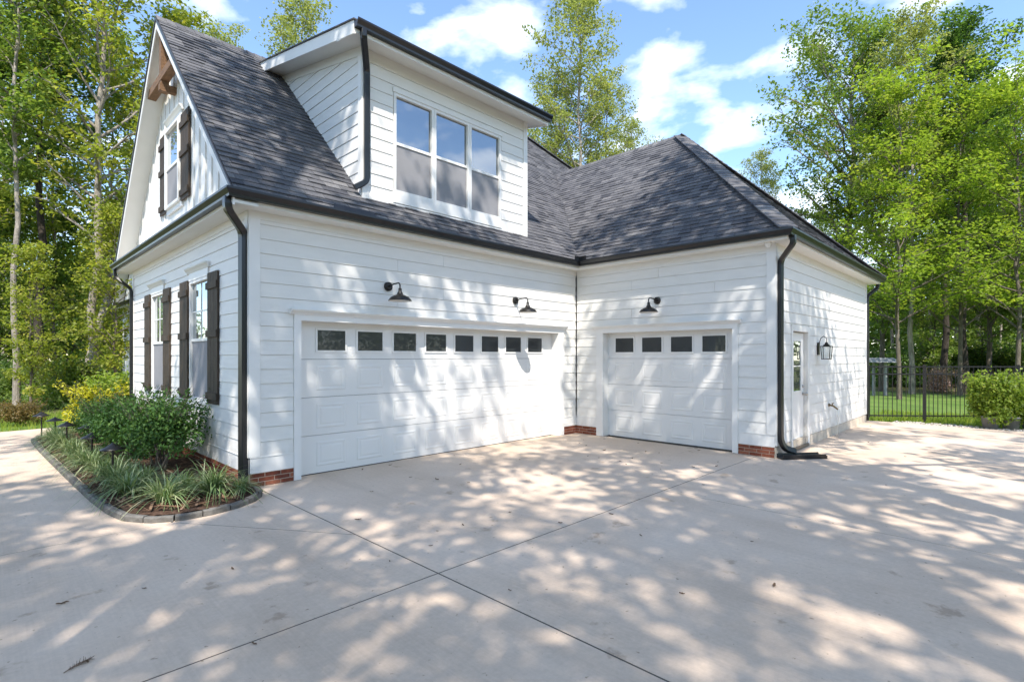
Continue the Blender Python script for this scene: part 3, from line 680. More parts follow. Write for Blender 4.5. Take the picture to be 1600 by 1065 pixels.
# decks just under the shingles
m = MB()
m.prism([(XA, -EO, ZE - 0.02), (WA - EO, -EO, ZE - 0.02), (WA + YR, YR, ZR - 0.02), (XA, YR, ZR - 0.02)], (0, 0, -0.05))
m.prism([(WA - EO, -WB - EO, ZE - 0.021), (WA - EO, -EO, ZE - 0.021), (XR, WC / 2 - 0.0, ZW - 0.021), (XR, YAp, ZW - 0.021)], (0, 0, -0.05))
m.prism([(WA - EO, -WB - EO, ZE - 0.022), (WA + WC + EO, -WB - EO, ZE - 0.022), (XR, YAp, ZW - 0.022)], (0, 0, -0.05))
m.prism([(WA + WC + EO, -WB - EO, ZE - 0.023), (WA + WC + EO, 8, ZE - 0.023), (XR, 8, ZW - 0.023), (XR, YAp, ZW - 0.023)], (0, 0, -0.05))
m.prism([(XA, YR, ZR - 0.02), (WA + 6, YR, ZR - 0.02), (WA + 6, D + EO, ZE - 0.02), (XA, D + EO, ZE - 0.02)], (0, 0, -0.05))
# main house hip roof standing behind
ya = YTOP; za = zmain(ya); xa = XH - ya; xl = xa - 0.0
m.prism([(xa - (ya - YR), YR, ZR - 0.024), (xa + (ya - YR) , YR, ZR - 0.024), (xa, ya, za - 0.024)], (0, 0, -0.05))
m.prism([(xa - (ya - YR), YR, ZR - 0.025), (xa, ya, za - 0.025), (xa, 14, za - 0.025), (xa - 6.4, 14, za - SL * 6.4), (xa - 6.4, D, za - SL * 6.4)], (0, 0, -0.05))
m.prism([(xa + (ya - YR), YR, ZR - 0.025), (xa + 6.0, 0.2, za - SL * 6.0), (xa + 6.0, 14, za - SL * 6.0), (xa, 14, za - 0.025), (xa, ya, za - 0.025)], (0, 0, -0.05))
m.build('roof_deck', DECK, roof)

COURSE = 0.130
pieces = []      # (distance, corner lists, tone)
def lay(P, lim, b1, skip=None):
    b = 0.0; row = 0
    while b < b1 - 0.02:
        t = min(b + COURSE, b1); lb, lt = lim(b), lim(t); lo = min(lb[0], lt[0]); hi = max(lb[1], lt[1])
        a = lo - random.uniform(0, 0.3)
        while a < hi:
            w = random.choice((0.13, 0.17, 0.2, 0.24, 0.28)); thick = random.choice((0.010, 0.012, 0.020))
            a0, a1 = a + 0.002, a + w - 0.002; a += w
            B = (max(a0, lb[0]), min(a1, lb[1])); T = (max(a0, lt[0]), min(a1, lt[1]))
            if B[1] - B[0] < 0.004 and T[1] - T[0] < 0.004: continue
            if B[1] < B[0]: B = ((B[0] + B[1]) / 2,) * 2
            if T[1] < T[0]: T = ((T[0] + T[1]) / 2,) * 2
            c = P.p((B[0] + B[1]) / 2, b)
            if skip and skip(c): continue
            bot = [P.p(B[0], b - 0.004, -0.012), P.p(B[1], b - 0.004, -0.012), P.p(T[1], t, -0.014), P.p(T[0], t, -0.014)]
            top = [P.p(B[0], b - 0.004, thick), P.p(B[1], b - 0.004, thick), P.p(T[1], t, 0.001), P.p(T[0], t, 0.001)]
            tone = min(1, max(0, random.gauss(0.5, 0.15) - (0.12 if thick > 0.01 else 0)))
            pieces.append(((c - CAM).length, bot, top, tone))
        b = t; row += 1
def under_dormer(c): return XD0 + 0.05 < c.x < XD1 - 0.05 and c.y > YD + 0.15 and c.y < 3.1
lay(PM, lim_main, (YTOP + EO) * KS, under_dormer)
lay(PW, lim_wing, (WC / 2 + EO) * KS); lay(PH, lim_hip, (WC / 2 + EO) * KS)
pieces.sort(key=lambda q: q[0])
for d, bot, top, tone in pieces[:300]:
    m = MB(); m.hexa(bot, top, tone); m.build('shingle', SHING, roof)
m = MB()
for d, bot, top, tone in pieces[300:]: m.hexa(bot, top, tone)
tag(m.build('shingle_field', SHING, roof), kind='stuff')
def caps(p0, p1, n1, n2, wd=0.15, step=0.145):
    """hip and ridge cap shingles, folded over the line p0 -> p1; n1, n2 point down the two slopes"""
    p0, p1 = Vector(p0), Vector(p1); L = (p1 - p0).length; d = (p1 - p0) / L; n1 = Vector(n1).normalized(); n2 = Vector(n2).normalized()
    k = 0.0
    while k < L - 0.02:
        e = min(k + step + 0.03, L); a = p0 + d * k; b = p0 + d * e; up = Vector((0, 0, 1)); h0, h1 = 0.042, 0.026
        t = min(1, max(0, random.gauss(0.55, 0.2)))
        m = MB()
        A = [a + n1 * wd + up * (h0 - 0.012), a + up * h0, a + n2 * wd + up * (h0 - 0.012)]; B = [b + n1 * wd + up * (h1 - 0.012), b + up * h1, b + n2 * wd + up * (h1 - 0.012)]
        lo = up * -0.018
        pts = A + B + [x + lo for x in A] + [x + lo for x in B]
        m.poly(pts, [(0, 1, 4, 3), (1, 2, 5, 4), (6, 7, 1, 0), (7, 8, 2, 1), (3, 4, 10, 9), (4, 5, 11, 10), (0, 3, 9, 6), (2, 8, 11, 5), (7, 6, 9, 10), (8, 7, 10, 11)], t)
        m.build('ridge_cap', SHING, roof); k += step
dn = lambda v: (v[0], v[1], -SL)
q = 1 / math.sqrt(2)
caps((WA - EO, -WB - EO, ZE), (XR, YAp, ZW), (-q + 0.0, q, -0.0), (q, -q, -0.0))     # near hip of the wing (sideways fold lies flat)
caps((WA + WC + EO, -WB - EO, ZE), (XR, YAp, ZW), (q, q, 0.0), (-q, -q, 0.0))
caps((XR, YAp, ZW), (XR, YR - 0.4, ZW), dn((-1, 0)), dn((1, 0)))
caps((XA - 0.02, YR, ZR), (8.4, YR, ZR), dn((0, -1)), dn((0, 1)))
caps((XH - 3.2, 3.2, zmain(3.2)), (xa, ya, za), (q, q, 0.0), (-q, -q, 0.0), wd=0.17)
# drip edges
m = MB(); m.box(XA - 0.02, WA - EO, -EO - 0.012, -EO + 0.004, ZE - 0.06, ZE - 0.006); m.build('drip_edge', BLACK, roof)
m = MB(); m.box(WA - EO - 0.012, WA - EO + 0.004, -WB - EO, -EO - 0.02, ZE - 0.06, ZE - 0.006); m.build('drip_edge', BLACK, roof)

# gable end -----------------------------------------------------------------------
gw = MB(); gw.prism([(0.0, 0.0, ZS + 0.02), (0.0, D, ZS + 0.02), (0.0, D, 3.82), (0.0, YR, ZR - 0.145), (0.0, 0.0, 3.82)], (0.10, 0, 0)); gable = gw.build('gable_wall', WHITE, house)
FG = FL; FG2 = Frame((-0.056, 0, 0), (0, 1, 0), (-1, 0, 0))
GW = (3.545 - 0.45, 3.545 + 0.45); GZ = (4.30, 5.70)
def zrake(y): return min(zmain(y), ZE + SL * (D + EO - y)) - 0.16
y = 0.30
while y < D - 0.2:
    z1 = zrake(y) - 0.10; z0 = 3.70
    if GW[0] - 0.05 < y < GW[1] + 0.05:
        z0 = 5.91
    if z1 - z0 > 0.05:
        m = MB(); FG.box(m, y - 0.02, y + 0.02, z0, z1, 0.001, 0.018); m.build('siding_batten', WHITE, gable)
    y += 0.305
gwin = sash_window(FG2, GW[0], GW[1], *GZ, gable, False)
window_head(FG, GW[0] - 0.02, GW[1] + 0.02, GZ[1] + 0.002, gwin, e=0.06)
m = MB(); FG.box(m, GW[0] - 0.04, GW[1] + 0.04, GZ[0] - 0.09, GZ[0] - 0.002, 0.001, 0.036); m.build('sill', TRIM, gwin)
shutter(FG, GW[0] - 0.50, GW[0] - 0.03, GZ[0] - 0.02, GZ[1] + 0.02, gable); shutter(FG, GW[1] + 0.03, GW[1] + 0.50, GZ[0] - 0.02, GZ[1] + 0.02, gable)
for s in (0, 1):       # rake boards, rake soffits
    ya0, yb0 = (-EO, YR) if s == 0 else (D + EO, YR)
    zz = lambda y: (zmain(y) if s == 0 else ZE + SL * (D + EO - y))
    m = MB(); pts = [(ya0, zz(ya0) - 0.19), (ya0, zz(ya0) - 0.022), (yb0, zz(yb0) - 0.022), (yb0, zz(yb0) - 0.19)]
    m.prism([(XA - 0.012, y, z) for y, z in pts], (0.024, 0, 0)); m.build('rake_board', TRIM, house)
    m = MB(); pts = [(ya0, zz(ya0) - 0.16), (ya0, zz(ya0) - 0.125), (yb0, zz(yb0) - 0.125), (yb0, zz(yb0) - 0.16)]
    m.prism([(XA + 0.012, y, z) for y, z in pts], (0.267, 0, 0)); m.build('rake_soffit', SOFFIT, house)
    m = MB(); pts = [(ya0, zz(ya0) - 0.045), (ya0, zz(ya0) + 0.006), (yb0, zz(yb0) + 0.006), (yb0, zz(yb0) - 0.045)]
    m.prism([(XA - 0.030, y, z) for y, z in pts], (0.018, 0, 0)); m.build('drip_edge', BLACK, house)
m = MB(); m.prism([(-0.272, 0.0, 3.672), (0.0, 0.0, 3.76), (0.0, D, 3.76), (-0.272, D, 3.672)], (0, 0, -0.015), 0.4); m.build('pent_flashing', TRIM, gable)
# cedar truss in the peak
tr_ = link('gable_truss', None, house)
m = MB(); m.prism([(-0.24, 2.50, 6.40), (-0.24, 2.62, 6.53), (-0.24, 4.47, 6.53), (-0.24, 4.59, 6.40)], (0.13, 0, 0)); m.build('collar_beam', TIMBER, tr_)
m = MB(); m.box(-0.235, -0.115, YR - 0.065, YR + 0.065, 6.22, 7.20); m.build('king_post', TIMBER, tr_)
m = MB(); m.box(-0.25, 0.0, YR - 0.055, YR + 0.055, 6.24, 6.35); m.build('bracket', TIMBER, tr_)

# far wing of the house, glimpsed past the end wall
fw_ = link('front_wing', None, house)
y0, y1, xw = 12.2, 18.9, 1.66
m = MB(); m.box(xw, xw + 6, y0, y1, 0, 3.56); m.build('wall', WHITE, fw_)
m = MB(); yc = (y0 + y1) / 2; zc_ = ZE + SL * (yc - y0 + 0.3)
m.prism([(xw + 0.01, y0, 3.56), (xw + 0.01, y1, 3.56), (xw + 0.01, yc, zc_ - 0.3)], (0.1, 0, 0)); m.build('gable_wall', WHITE, fw_)
for s in (0, 1):
    ye = y0 - 0.3 if s == 0 else y1 + 0.3
    m = MB(); m.prism([(xw - 0.28, ye, ZE), (xw - 0.28, yc, zc_), (xw - 0.28, yc, zc_ - 0.14), (xw - 0.28, ye, ZE - 0.14)], (7, 0, 0), 0.4); m.build('roof', DECK, fw_)
    m = MB(); m.prism([(xw - 0.285, ye, ZE - 0.145), (xw - 0.285, yc, zc_ - 0.145), (xw - 0.285, yc, zc_ - 0.175), (xw - 0.285, ye, ZE - 0.175)], (0.30, 0, 0)); m.build('rake_soffit', SOFFIT, fw_)
    m = MB(); m.prism([(xw - 0.31, ye, ZE - 0.03), (xw - 0.31, yc, zc_ - 0.03), (xw - 0.31, yc, zc_ - 0.19), (xw - 0.31, ye, ZE - 0.19)], (0.025, 0, 0)); m.build('rake_board', TRIM, fw_)
m = MB(); m.sweep([(0, ZS), (0.27, ZS), (0.27, ZS + 0.14), (0, ZS + 0.14)], [(xw, y1 + 0.27), (xw, y0 - 0.27)]); m.build('soffit', SOFFIT, fw_)
gutter([(xw - g, y1 + 0.30), (xw - g, y0 - 0.3)], 3.58, fw_)
# main body that joins the wings, behind the garage
m = MB(); m.box(WA + 0.4, WA + WC - 0.1, -WB + 0.15, 9, 0.0, ZS + 0.05); m.box(0.14, WA + 0.5, 0.95, D - 0.01, 0.0, ZS + 0.05); m.box(4.5, 16, D - 0.2, 15, 0, ZS); m.build('inner_wall', WHITE, house)

# ------------------------------------------------------------------ lamps on the walls
def barn_lamp(F, u, z, label):
    p = F.p(u, z, 0.021)
    t = thing('wall_lamp', label, 'lamp', p, 0, 'barn lamps over the garage doors')
    n = F.n
    m = MB(); m.tube([Vector((0, 0, 0)), n * 0.025, n * 0.040], [0.072, 0.070, 0.045], 20); m.build('wall_plate', BRONZE, t)
    m = MB(); e = n * 0.33; pts = [n * 0.03, n * 0.15 + Vector((0, 0, 0.022)), n * 0.28 + Vector((0, 0, 0.030))]
    for a in range(0, 91, 18):
        r = math.radians(a); pts.append(n * (0.28 + 0.05 * math.sin(r)) + Vector((0, 0, -0.02 + 0.05 * math.cos(r))))
    pts.append(e + Vector((0, 0, -0.07)))
    m.tube(pts, 0.011, 10); m.build('gooseneck', BRONZE, t, True)
    m = MB(); pr = [(0.0, -0.055), (0.024, -0.055), (0.026, -0.105), (0.040, -0.125), (0.050, -0.150), (0.085, -0.165), (0.135, -0.190), (0.165, -0.225), (0.170, -0.238), (0.175, -0.240), (0.176, -0.246), (0.168, -0.246)]
    m.lathe(pr, e, 28); m.build('shade', BRONZE, t, True)
    m = MB(); m.lathe([(0.168, -0.245), (0.160, -0.226), (0.130, -0.196), (0.080, -0.172), (0.0, -0.160)], e, 28); m.build('shade_lining', LAMPW, t, True)
    m = MB(); m.lathe([(0.0, -0.235), (0.02, -0.23), (0.032, -0.21), (0.026, -0.185), (0.0, -0.17)], e, 12); m.build('bulb', LAMPW, t, True)
    return t
barn_lamp(FA, 2.017, 2.754, 'dark gooseneck barn lamp over the wide garage door, nearer the end window wall')
barn_lamp(FA, 4.84, 2.754, 'dark gooseneck barn lamp over the wide garage door, nearer the inner corner')
barn_lamp(FB, 1.98, 2.752, 'dark gooseneck barn lamp over the narrow garage door')
p = FC.p(2.40, 1.82, 0.02)
t = thing('wall_lantern', 'black box lantern with clear panes beside the side door', 'lantern', p)
m = MB(); m.box(-0.055, 0.055, -0.02, 0.0, -0.11, 0.13); m.build('back_plate', BRONZE, t)
m = MB(); m.tube([Vector((0, -0.02, 0.10)), Vector((0, -0.05, 0.21)), Vector((0, -0.10, 0.25)), Vector((0, -0.15, 0.21)), Vector((0, -0.15, 0.13))], 0.007, 8); m.build('hook', BRONZE, t, True)
m = MB()
def ringbox(z0, z1, r0, r1): m.hexa([(-r0, -0.15 - r0, z0), (r0, -0.15 - r0, z0), (r0, -0.15 + r0, z0), (-r0, -0.15 + r0, z0)], [(-r1, -0.15 - r1, z1), (r1, -0.15 - r1, z1), (r1, -0.15 + r1, z1), (-r1, -0.15 + r1, z1)])
ringbox(0.06, 0.09, 0.05, 0.04); ringbox(0.045, 0.06, 0.090, 0.090); ringbox(-0.20, -0.185, 0.074, 0.074)
for sx in (-1, 1):
    for sy in (-1, 1): m.tube([Vector((sx * 0.066, -0.15 + sy * 0.066, -0.19)), Vector((sx * 0.082, -0.15 + sy * 0.082, 0.05))], 0.007, 6)
ringbox(0.09, 0.135, 0.03, 0.016); m.build('cage', BRONZE, t)
m = MB(); ringbox(-0.185, 0.045, 0.062, 0.078); m.build('pane', GLASS_L, t)
# spigot
t = thing('hose_spigot', 'brass hose spigot with thin pipe on the side wall', 'spigot', FC.p(3.20, 0.67, 0.02))
m = MB(); m.tube([Vector((0, 0, 0)), Vector((0, -0.012, 0))], 0.035, 12); m.build('wall_flange', BRASS, t)
m = MB(); m.tube([Vector((0, 0, 0)), Vector((0.02, -0.08, -0.02)), Vector((0.06, -0.15, -0.09))], [0.016, 0.018, 0.014], 8); m.build('spout', BRASS, t, True)
m = MB(); m.tube([Vector((-0.05, -0.07, 0.035)), Vector((0.07, -0.07, 0.035))], 0.010, 8); m.tube([Vector((0.01, -0.06, -0.01)), Vector((0.01, -0.07, 0.03))], 0.008, 6); m.build('handle', BRASS, t, True)
m = MB(); m.tube([Vector((0.06, -0.15, -0.09)), Vector((0.065, -0.16, -0.3)), Vector((0.075, -0.13, -0.668))], 0.008, 6); m.build('drip_pipe', LAMPW, t, True)
# soffit camera
t = thing('security_camera', 'small white dome camera under the eave near the corner', 'camera', (WA - 0.14, -WB + 0.06, ZS))
m = MB(); m.lathe([(0.0, 0.0), (0.055, 0.0), (0.055, -0.03), (0.048, -0.034)], (0, 0, 0), 18); m.build('base', TRIM, t, True)
m = MB(); m.lathe([(0.046, -0.033), (0.043, -0.06), (0.025, -0.08), (0.0, -0.086)], (0, 0, 0), 18); m.build('dome', TRIM, t, True)

# ------------------------------------------------------------------ planting bed
bed_edge = [(-1.55, 7.35), (-1.66, 6.85), (-1.64, 5.4), (-1.60, 4.0), (-1.56, 2.8), (-1.52, 1.6), (-1.48, 0.6), (-1.43, -0.1), (-1.36, -0.50), (-1.20, -0.76), (-0.98, -0.88), (-0.72, -0.90), (-0.45, -0.83), (-0.22, -0.70), (-0.06, -0.50), (-0.02, -0.26)]
bed = tag(link('planting_bed', None), 'mulched planting bed with stone edging along the end wall', 'planting bed', kind='structure')
m = MB(); top = []; n = len(bed_edge)
cx = [(x + 0.05, y) for x, y in bed_edge] + [(0.0, 0.0), (0.02, 7.3)]
ring = [(x, y, 0.055) for x, y in cx]
bm = bmesh.new(); vs = [bm.verts.new(q) for q in ring]; f = bm.faces.new(vs); bmesh.ops.triangulate(bm, faces=[f]); bmesh.ops.subdivide_edges(bm, edges=bm.edges, cuts=4, use_grid_fill=True)
for v in bm.verts:
    if abs(v.co.x) > 0.05 and v.co.x < -0.03: v.co.z += random.uniform(-0.012, 0.022)
me = bpy.data.meshes.new('mulch'); bm.to_mesh(me); bm.free(); me.materials.append(MULCH); link('mulch', me, bed)
# edging stones
pts = [Vector((x, y)) for x, y in bed_edge]; acc = []
for a, b in zip(pts, pts[1:]):
    k = max(1, int((b - a).length / 0.02)); acc += [a.lerp(b, i / k) for i in range(k)]
acc.append(pts[-1]); dist = [0]
for a, b in zip(acc, acc[1:]): dist.append(dist[-1] + (b - a).length)
def at_d(s):
    i = min(range(len(dist)), key=lambda i: abs(dist[i] - s)); return acc[i]
s = 0.0
while s < dist[-1] - 0.05:
    ln = random.uniform(0.24, 0.30); e = min(s + ln, dist[-1]); P = [at_d(s + (e - s) * k / 3) for k in range(4)]
    if (P[3] - P[0]).length < 0.04: break
    P[0] = P[0].lerp(P[1], 0.05); P[3] = P[3].lerp(P[2], 0.05)
    hz = 0.066 + random.uniform(-0.008, 0.01); m = MB()
    m.sweep([(-0.040, 0.0), (0.042, 0.0), (0.040, hz - 0.025), (0.026, hz - 0.005), (-0.025, hz), (-0.040, hz - 0.015)], [(q.x, q.y) for q in P][::-1])
    m.build('edging_stone', EDGE, bed); s = e
# pine straw and leaf bits
m = MB()
for k in range(2600):
    y = random.uniform(-0.75, 7.0); x = random.uniform(-1.45, -0.05)
    if y < 0 and (x + 0.75) ** 2 / 0.45 + (y) ** 2 / 0.62 > 1: continue
    a = random.uniform(0, math.pi); l = random.uniform(0.03, 0.11); w = random.choice((0.002, 0.003, 0.012)); z = 0.078 + random.uniform(0, 0.03)
    d = Vector((math.cos(a), math.sin(a), random.uniform(-0.25, 0.25))) * l; s_ = Vector((-math.sin(a), math.cos(a), random.uniform(-.3, .3))) * w; c = Vector((x, y, z))
    m.poly([c - d - s_, c + d - s_, c + d + s_, c - d + s_], [(0, 1, 2, 3)], random.random())
tag(m.build('pine_straw', STRAW, bed), kind='stuff')

# foliage as arrays of leaf-sized quads ------------------------------------------------
def leaf_mesh(name, centers, size, material, tones=None, up=0.55, fold=0.25, rng=RNG, aspect=0.55, outward=None):
    n = len(centers)
    nrm = rng.normal(size=(n, 3)); nrm /= np.linalg.norm(nrm, axis=1)[:, None]
    nrm[:, 2] = np.abs(nrm[:, 2]) * 0.6 + up
    if outward is not None: nrm += outward
    nrm /= np.linalg.norm(nrm, axis=1)[:, None]
    r = rng.normal(size=(n, 3)); a = np.cross(nrm, r); a /= np.linalg.norm(a, axis=1)[:, None]; b = np.cross(nrm, a)
    L = size * rng.uniform(0.6, 1.3, n)[:, None]
    c = np.asarray(centers)
    v = np.empty((n, 4, 3)); v[:, 0] = c - a * L * 0.5; v[:, 2] = c + a * L * 0.5 - nrm * L * 0.1
    v[:, 1] = c + b * L * aspect * 0.5 + nrm * L * fold * 0.3; v[:, 3] = c - b * L * aspect * 0.5 + nrm * L * fold * 0.3
    return quads(name, v, material, tones if tones is not None else np.clip(rng.normal(0.45, 0.2, n), 0, 1))
def quads(name, v, material, tones):
    n = len(v); me = bpy.data.meshes.new(name)
    me.vertices.add(4 * n); me.vertices.foreach_set('co', v.reshape(-1).astype(np.float32))
    me.loops.add(4 * n); me.loops.foreach_set('vertex_index', np.arange(4 * n, dtype=np.int32))
    me.polygons.add(n); me.polygons.foreach_set('loop_start', np.arange(0, 4 * n, 4, dtype=np.int32)); me.polygons.foreach_set('loop_total', np.full(n, 4, np.int32))
    at = me.attributes.new('tone', 'FLOAT', 'FACE'); at.data.foreach_set('value', np.asarray(tones, np.float32))
    me.materials.append(material); me.update(calc_edges=True)
    return me

def tree_meshes(seed, H, r0, base, spread, nl, leafmt, barkmt, leaf=0.16, per=60, clump=0.55, lean=(0, 0), fork=False, flat=0.6, droop=0.0, shape='oval', up=0.55, nsub=(1, 2, 2, 3)):
    """trunk with limbs, and a crown of leaf clumps along the limbs"""
    R = random.Random(seed); rng = np.random.default_rng(seed)
    m = MB(); clumps = []
    def wob(s): return Vector((R.uniform(-s, s), R.uniform(-s, s), 0))
    trunk = []; rad = []
    K = 12
    for i in range(K + 1):
        t = i / K; trunk.append(Vector((lean[0] * t, lean[1] * t, H * t)) + (wob(0.006 * H) if i > 1 else Vector())); rad.append(r0 * (1.25 if i == 0 else 1) * (1 - 0.90 * t ** 1.1))
    m.tube(trunk, rad, 9, caps=False)
    def along(t):
        x = t * K; i = min(int(x), K - 1); return trunk[i].lerp(trunk[i + 1], x - i), rad[i] + (rad[i + 1] - rad[i]) * (x - i)
    def prof(t):
        q = (t - base) / (1 - base)
        if shape == 'oval': return math.sin(math.pi * min(1, 0.18 + 0.80 * q)) ** 0.7
        if shape == 'spire': return (1 - q) ** 0.6 * 0.9 + 0.12
        return 1.0 - 0.45 * q
    for i in range(nl):
        t = base + (0.97 - base) * ((i + R.uniform(0, 0.8)) / nl)
        p, r = along(t); az = i * 2.399 + R.uniform(-0.5, 0.5); ln = spread * prof(t) * R.uniform(0.65, 1.15)
        el = math.radians(R.uniform(20, 50) + 25 * (t - base)) - droop
        d = Vector((math.cos(az) * math.cos(el), math.sin(az) * math.cos(el), math.sin(el)))
        pts = [p]; n = 5
        for k in range(1, n + 1):
            d = (d + Vector((R.uniform(-.22, .22), R.uniform(-.22, .22), R.uniform(-.18, .16) - droop * 0.1))).normalized(); pts.append(pts[-1] + d * ln / n)
        rr = max(0.012, min(r * 0.6, ln * 0.022 + 0.01)); m.tube(pts, [rr * (1 - 0.8 * k / n) for k in range(n + 1)], 6, caps=False)
        for k in range(2, n + 1):
            for s in range(R.choice(nsub)):
                b = pts[k] + (pts[k - 1] - pts[k]) * R.random()
                dd = (d + Vector((R.uniform(-1, 1), R.uniform(-1, 1), R.uniform(-0.4, 0.7)))).normalized(); l2 = ln * R.uniform(0.12, 0.32)
                e = b + dd * l2; m.tube([b, b.lerp(e, 0.5) + wob(0.06), e], [rr * 0.35, rr * 0.22, 0.006], 4, caps=False)
                clumps.append((e, R.uniform(0.6, 1.25) * clump)); 
                if l2 > 0.7: clumps.append((b.lerp(e, 0.5), R.uniform(0.5, 0.9) * clump))
    clumps.append((trunk[-1], clump))
    C = np.array([[*c, s] for c, s in clumps]); cnt = np.maximum(6, (per * (C[:, 3] / clump) ** 2 * rng.uniform(0.5, 1.4, len(C)))).astype(int)
    idx = np.repeat(np.arange(len(C)), cnt); N = len(idx)
    q = rng.normal(size=(N, 3)); q /= np.linalg.norm(q, axis=1)[:, None]; q *= (rng.random(N) ** 0.45)[:, None]
    q[:, 2] *= flat
    pos = C[idx, :3] + q * C[idx, 3:4]
    ctone = rng.normal(0, 0.13, len(C))
    tones = np.clip(rng.normal(0.45, 0.17, N) + ctone[idx], 0, 1)
    return m.mesh('trunk', barkmt, True), leaf_mesh('crown', pos, leaf, leafmt, tones, rng=rng, up=up)
KINDS = {
    'pole': tree_meshes(14, 19, 0.10, 0.40, 2.4, 34, LEAF_MID, BARK_PALE, 0.18, 36, 0.6),
    'poplar': tree_meshes(1, 21, 0.155, 0.26, 3.6, 46, LEAF_YEL, BARK_PALE, 0.19, 28, 0.62, lean=(0.5, 0.3), shape='oval'),
    'leaning': tree_meshes(2, 17, 0.14, 0.28, 3.2, 36, LEAF_YEL, BARK_PALE, 0.19, 36, 0.60, lean=(-3.6, 1.2)),
    'woodland': tree_meshes(3, 18, 0.15, 0.16, 3.4, 48, LEAF_MID, BARK_GREY, 0.19, 40, 0.66),
    'oak': tree_meshes(4, 20, 0.26, 0.36, 6.2, 50, LEAF_MID, BARK_PALE, 0.21, 48, 0.78, lean=(-0.6, 0)),
    'maple': tree_meshes(5, 12.5, 0.085, 0.20, 3.2, 42, LEAF_LIME, BARK_GREY, 0.17, 36, 0.62, flat=0.36, shape='cone', up=1.1),
    'slim': tree_meshes(6, 22, 0.14, 0.36, 3.3, 48, LEAF_PALE, BARK_PALE, 0.17, 34, 0.55),
    'pine': tree_meshes(8, 21, 0.19, 0.45, 3.0, 36, LEAF_DARK, BARK_DARK, 0.20, 44, 0.65),
    'shade': tree_meshes(41, 22, 0.25, 0.45, 5.6, 22, LEAF_MID, BARK_GREY, 0.26, 80, 0.95, nsub=(0, 1, 1)),
    'shade_b': tree_meshes(42, 21, 0.22, 0.45, 5.2, 17, LEAF_MID, BARK_GREY, 0.26, 80, 0.95, lean=(1.5, 0.6), nsub=(0, 1, 1)),
    'sapling': tree_meshes(9, 8.5, 0.06, 0.10, 2.2, 34, LEAF_YEL, BARK_GREY, 0.17, 24, 0.55, flat=0.5),
    'sapling_b': tree_meshes(10, 7.5, 0.06, 0.10, 2.2, 32, LEAF_MID, BARK_GREY, 0.16, 44, 0.55, flat=0.5),
}
def tree(kind, name, x, y, label, rz=0.0, sc=1.0, group=None, z=-0.06):
    t = thing(name, label, 'tree', (x, y, z), rz, group); t.scale = (sc, sc, sc)
    a, b = KINDS[kind]; link('trunk', a, t); link('crown', b, t)
    return t
G_L, G_B, G_R = 'woodland trees past the end wall', 'trees behind the house', 'woodland trees past the black fence'
